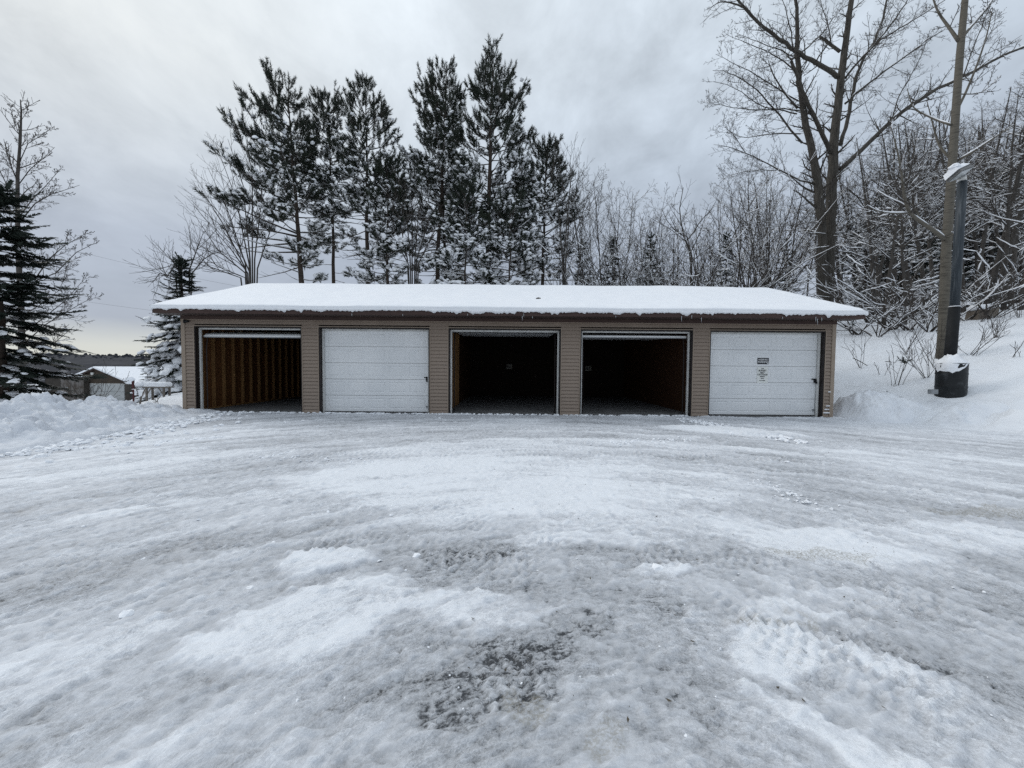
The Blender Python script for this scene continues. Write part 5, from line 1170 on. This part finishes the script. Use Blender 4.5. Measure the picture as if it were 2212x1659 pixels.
    for k in range(6): part('rung', MB().box(l[0] - .149, l[0] + .149, 39.51, 39.55, l[2] - .1 + k * .3, l[2] - .04 + k * .3), M['stop'], ld)
    p = at(273, 822, 39.3); bx = thing('snowy_box', 'snow capped dark box beside the brown garage door', 'box', tuple(p)); part('body', MB().bbox(p[0] - .3, p[0] + .25, 39.4, 39.9, p[2] - 2.4, p[2] + .1), M['shedd'], bx)
    mb = MB(); scatter(mb, CLUMPS, [p + [0, .3, .05], p + [.1, .2, -.25]], np.tile([0, 0, 1.0], (2, 1)), [.42, .34], np.random.default_rng(1), ICOT); part('snow', mb, M['tsnow'], bx, True)
far_garage()
def markers():
    z = lambda p, Y: gz(p[0], Y) - .1
    t, b = at(287, 824, 11.6), at(289, 882, 11.4); s = thing('marker_stake', 'dark red leaning stake in the snow behind the bank', 'stake', tuple(b))
    part('shaft', MB().tube([b - [0, 0, .1], (b + t) / 2, t], [.02, .024, .03], 6), M['red'], s)
    mb = MB(); scatter(mb, CLUMPS, [(b + t) / 2 + [-.03, -.02, .05], t * .7 + b * .3], np.tile([0, 0, 1.0], (2, 1)), [.035, .03], np.random.default_rng(2), ICOT); part('snow', mb, M['tsnow'], s, True)
    b, k, r1, l1 = at(298, 892, 11.2), at(305, 857, 11.2), at(313.5, 841, 11.2), at(292, 838, 11.2); s = thing('forked_stake', 'forked wooden stake with snow in its crook, right of the red stake', 'stake', tuple(b))
    part('shaft', MB().tube([b - [0, 0, .1], k, r1], [.024, .022, .016], 6), M['wood'], s); part('prong', MB().tube([k, l1], [.016, .010], 6), M['wood'], s)
    part('snow', MB().add([k + [-.02, -.03, .0], k + [.03, -.03, .02], k + [.10, 0, .19], k + [-.10, 0, .18], k + [-.02, .05, .0], k + [.03, .05, .02], k + [.09, .05, .2], k + [-.09, .05, .19]], [(0, 1, 2, 3), (5, 4, 7, 6), (3, 2, 6, 7), (1, 5, 6, 2), (4, 0, 3, 7)]), M['tsnow'], s)
    p = at(342, 842, 17.0); zt = at(342, 835, 17.0)[2]; s = thing('trestle_stand', 'wooden trestle stand topped with snow below the snow laden spruce', 'stand', (p[0], 17.0, gz(p[0], 17)))
    for i in range(3): part('plank', MB().bbox(p[0] - .52, p[0] + .52, 16.82 + i * .14, 16.95 + i * .14, zt - .05, zt, .006), M['wood'], s)
    for dx in (-.38, .36):
        for yy in (16.86, 17.14): part('leg', MB().bbox(p[0] + dx - .035, p[0] + dx + .035, yy - .03, yy + .03, gz(p[0], 17) - .2, zt - .052, .004), M['wood'], s)
        part('brace', MB().tube([(p[0] + dx * .95, 16.85, zt - .35), (p[0] + dx * .45, 16.85, zt - .06)], .025, 4), M['wood'], s)
    part('snow', MB().bbox(p[0] - .5, p[0] + .48, 16.83, 17.2, zt + .002, zt + .20, .05), M['tsnow'], s)
markers()
def wires():
    for i, (a, b, lab) in enumerate((((60, 515), (640, 640), 'upper thin power line crossing the sky left of the garage'), ((20, 625), (640, 700), 'lower thin power line just above the left end of the roof'))):
        P0, P1 = at(a[0], a[1], 31), at(b[0], b[1], 31); P = np.array([P0 * (1 - t) + P1 * t - [0, 0, 1.2 * t * (1 - t) * 1.0] for t in np.linspace(0, 1, 15)])
        single('power_line', MB().tube(P, .006, 5), M['barkg'], lab, 'power line')
wires()
def far_hill():
    rg = np.random.default_rng(91); xs = np.linspace(-1500, 300, 240); Y = 560
    prof = at(200, 800, Y)[2] * 0 + np.interp(xs, [-1500, -760, -650, -560, -500, 300], [22, 24, 23.5, 21.5, 20, 18]) + 1.5 * (fbm(xs / 60, xs * 0, 3, 401) - .5)
    G = np.array([[(x, Y - 60, -28) for x in xs], [(x, Y, p * .45 - 8) for x, p in zip(xs, prof)], [(x, Y + 50, p - 7.0) for x, p in zip(xs, prof)], [(x, Y + 260, -28) for x in xs]])
    single('hills', MB().grid(G, True), M['farwood'], kind='structure')
    mb = MB(); n = 5200; x = rg.uniform(-900, 100, n); t = rg.uniform(0, 1, n) ** .8
    pos = np.stack([x, Y - 58 + 110 * t, np.interp(x, xs, prof) * t * .9 - 24 * (1 - t) - 7.5], -1); pos[:, 2] = np.interp(t, [0, 1], [0, 1]) * (np.interp(x, xs, prof) - 7.5) + (1 - t) * -27
    scatter(mb, [CLUMPS[i][:12] * [1, 1, 2.2] for i in range(3)], pos, np.tile([0, 0, 1.0], (n, 1)), rg.uniform(1.4, 2.8, n), rg, ICO20)
    single('far_forest', mb, M['farwood'], label='dark wooded ridge along the horizon beyond the lake', kind='stuff')
far_hill()

# ------------------------------------------------------------------ small loose stuff on the lot
def litter():
    rg = np.random.default_rng(71); mb = MB()
    pts = [(613, 1219, 9), (541, 1273, 8), (272, 1331, 14), (435, 1100, 6), (430, 1126, 6), (500, 1122, 5), (571, 1117, 4), (675, 1115, 5), (710, 1109, 6), (845, 1115, 5), (900, 1203, 9), (820, 1215, 6), (1310, 1066, 4), (590, 1176, 6), (180, 1140, 5), (310, 1210, 5), (560, 1135, 5), (1420, 1230, 14), (1700, 1000, 6), (950, 905, 4), (1020, 905, 4), (480, 920, 6), (655, 910, 4)]
    P, S = [], []
    for u, v, s in pts:
        p = gp(u, v); P.append(p + [0, 0, .008]); S.append(s * p[1] / 850 * .9)
    for i in range(500):
        r = rg.uniform(1.3, 9.5); x = rg.uniform(-1.3, 1.3) * r
        if x < -6.6 or x > 8.6: continue
        P.append((x, r, .006)); S.append(rg.uniform(.002, .005) * (1 + .2 * r))
    for i in range(260): P.append((rg.uniform(-8.8, 5.2), 10.50 + rg.normal(0, .05), .02)); S.append(rg.uniform(.012, .045))
    for (a, b, n_, sg, hi) in (((150, 972), (490, 945), 260, .05, .035), ((330, 915), (520, 905), 120, .05, .03), ((1480, 908), (1720, 955), 420, .14, .045), ((1300, 960), (1480, 950), 140, .10, .03), ((1640, 1040), (1760, 1095), 90, .08, .02), ((560, 985), (900, 1010), 120, .10, .022)):
        A, B = gp(*a), gp(*b)
        for i in range(n_):
            q = rg.uniform(); p = A + (B - A) * q; P.append((p[0] + rg.normal(0, sg), p[1] + rg.normal(0, sg * 1.2), .012)); S.append(rg.uniform(.25, 1) ** 2 * hi)
    for i in range(420):
        y = rg.uniform(4.5, 10.6); P.append((np.interp(y, [4.5, 7, 10.6], [-7.0, -7.1, -8.3]) + rg.gamma(1.2, .28), y, .015)); S.append(rg.uniform(.012, .06))
    scatter(mb, [c * [1, 1, .8] for c in CLUMPS], P, np.tile([0, 0, 1.0], (len(P), 1)) + rg.normal(0, .3, (len(P), 3)), S, rg, ICOT)
    single('snow_crumbs', mb, M['snow'], label='small crumbs of snow scattered over the lot', kind='stuff')
    mb = MB(); P, A, S = [], [], []
    for i in range(170):
        r = rg.uniform(1.3, 8); x = rg.uniform(-.1, 1.25) * r + rg.normal(0, .3)
        P.append((x, r, .018)); A.append((rg.normal(), rg.normal(), .05)); S.append(rg.uniform(.01, .028))
    for cx, cy, sx, sy, n in ((2.15, 2.62, .3, .06, 60), (2.6, 2.7, .3, .08, 25), (.05, 1.6, .3, .12, 30)):
        for i in range(n): P.append((cx + rg.normal(0, sx), cy + rg.normal(0, sy), .018)); A.append((rg.normal(), rg.normal(), .1)); S.append(rg.uniform(.004, .012))
    flake = np.array([(-.5, -.12, 0), (.1, -.2, .05), (.5, 0, 0), (-.5, -.12, 0), (.5, 0, 0), (0, .2, .06)])
    Tm = np.stack([flake[:, 1], flake[:, 2], flake[:, 0]], -1)
    scatter(mb, [Tm], P, A, S, rg, spin=False); single('grit_and_leaf_bits', mb, M['grit'], label='dark grit and bits of leaf lying on the packed snow', kind='stuff')
litter()
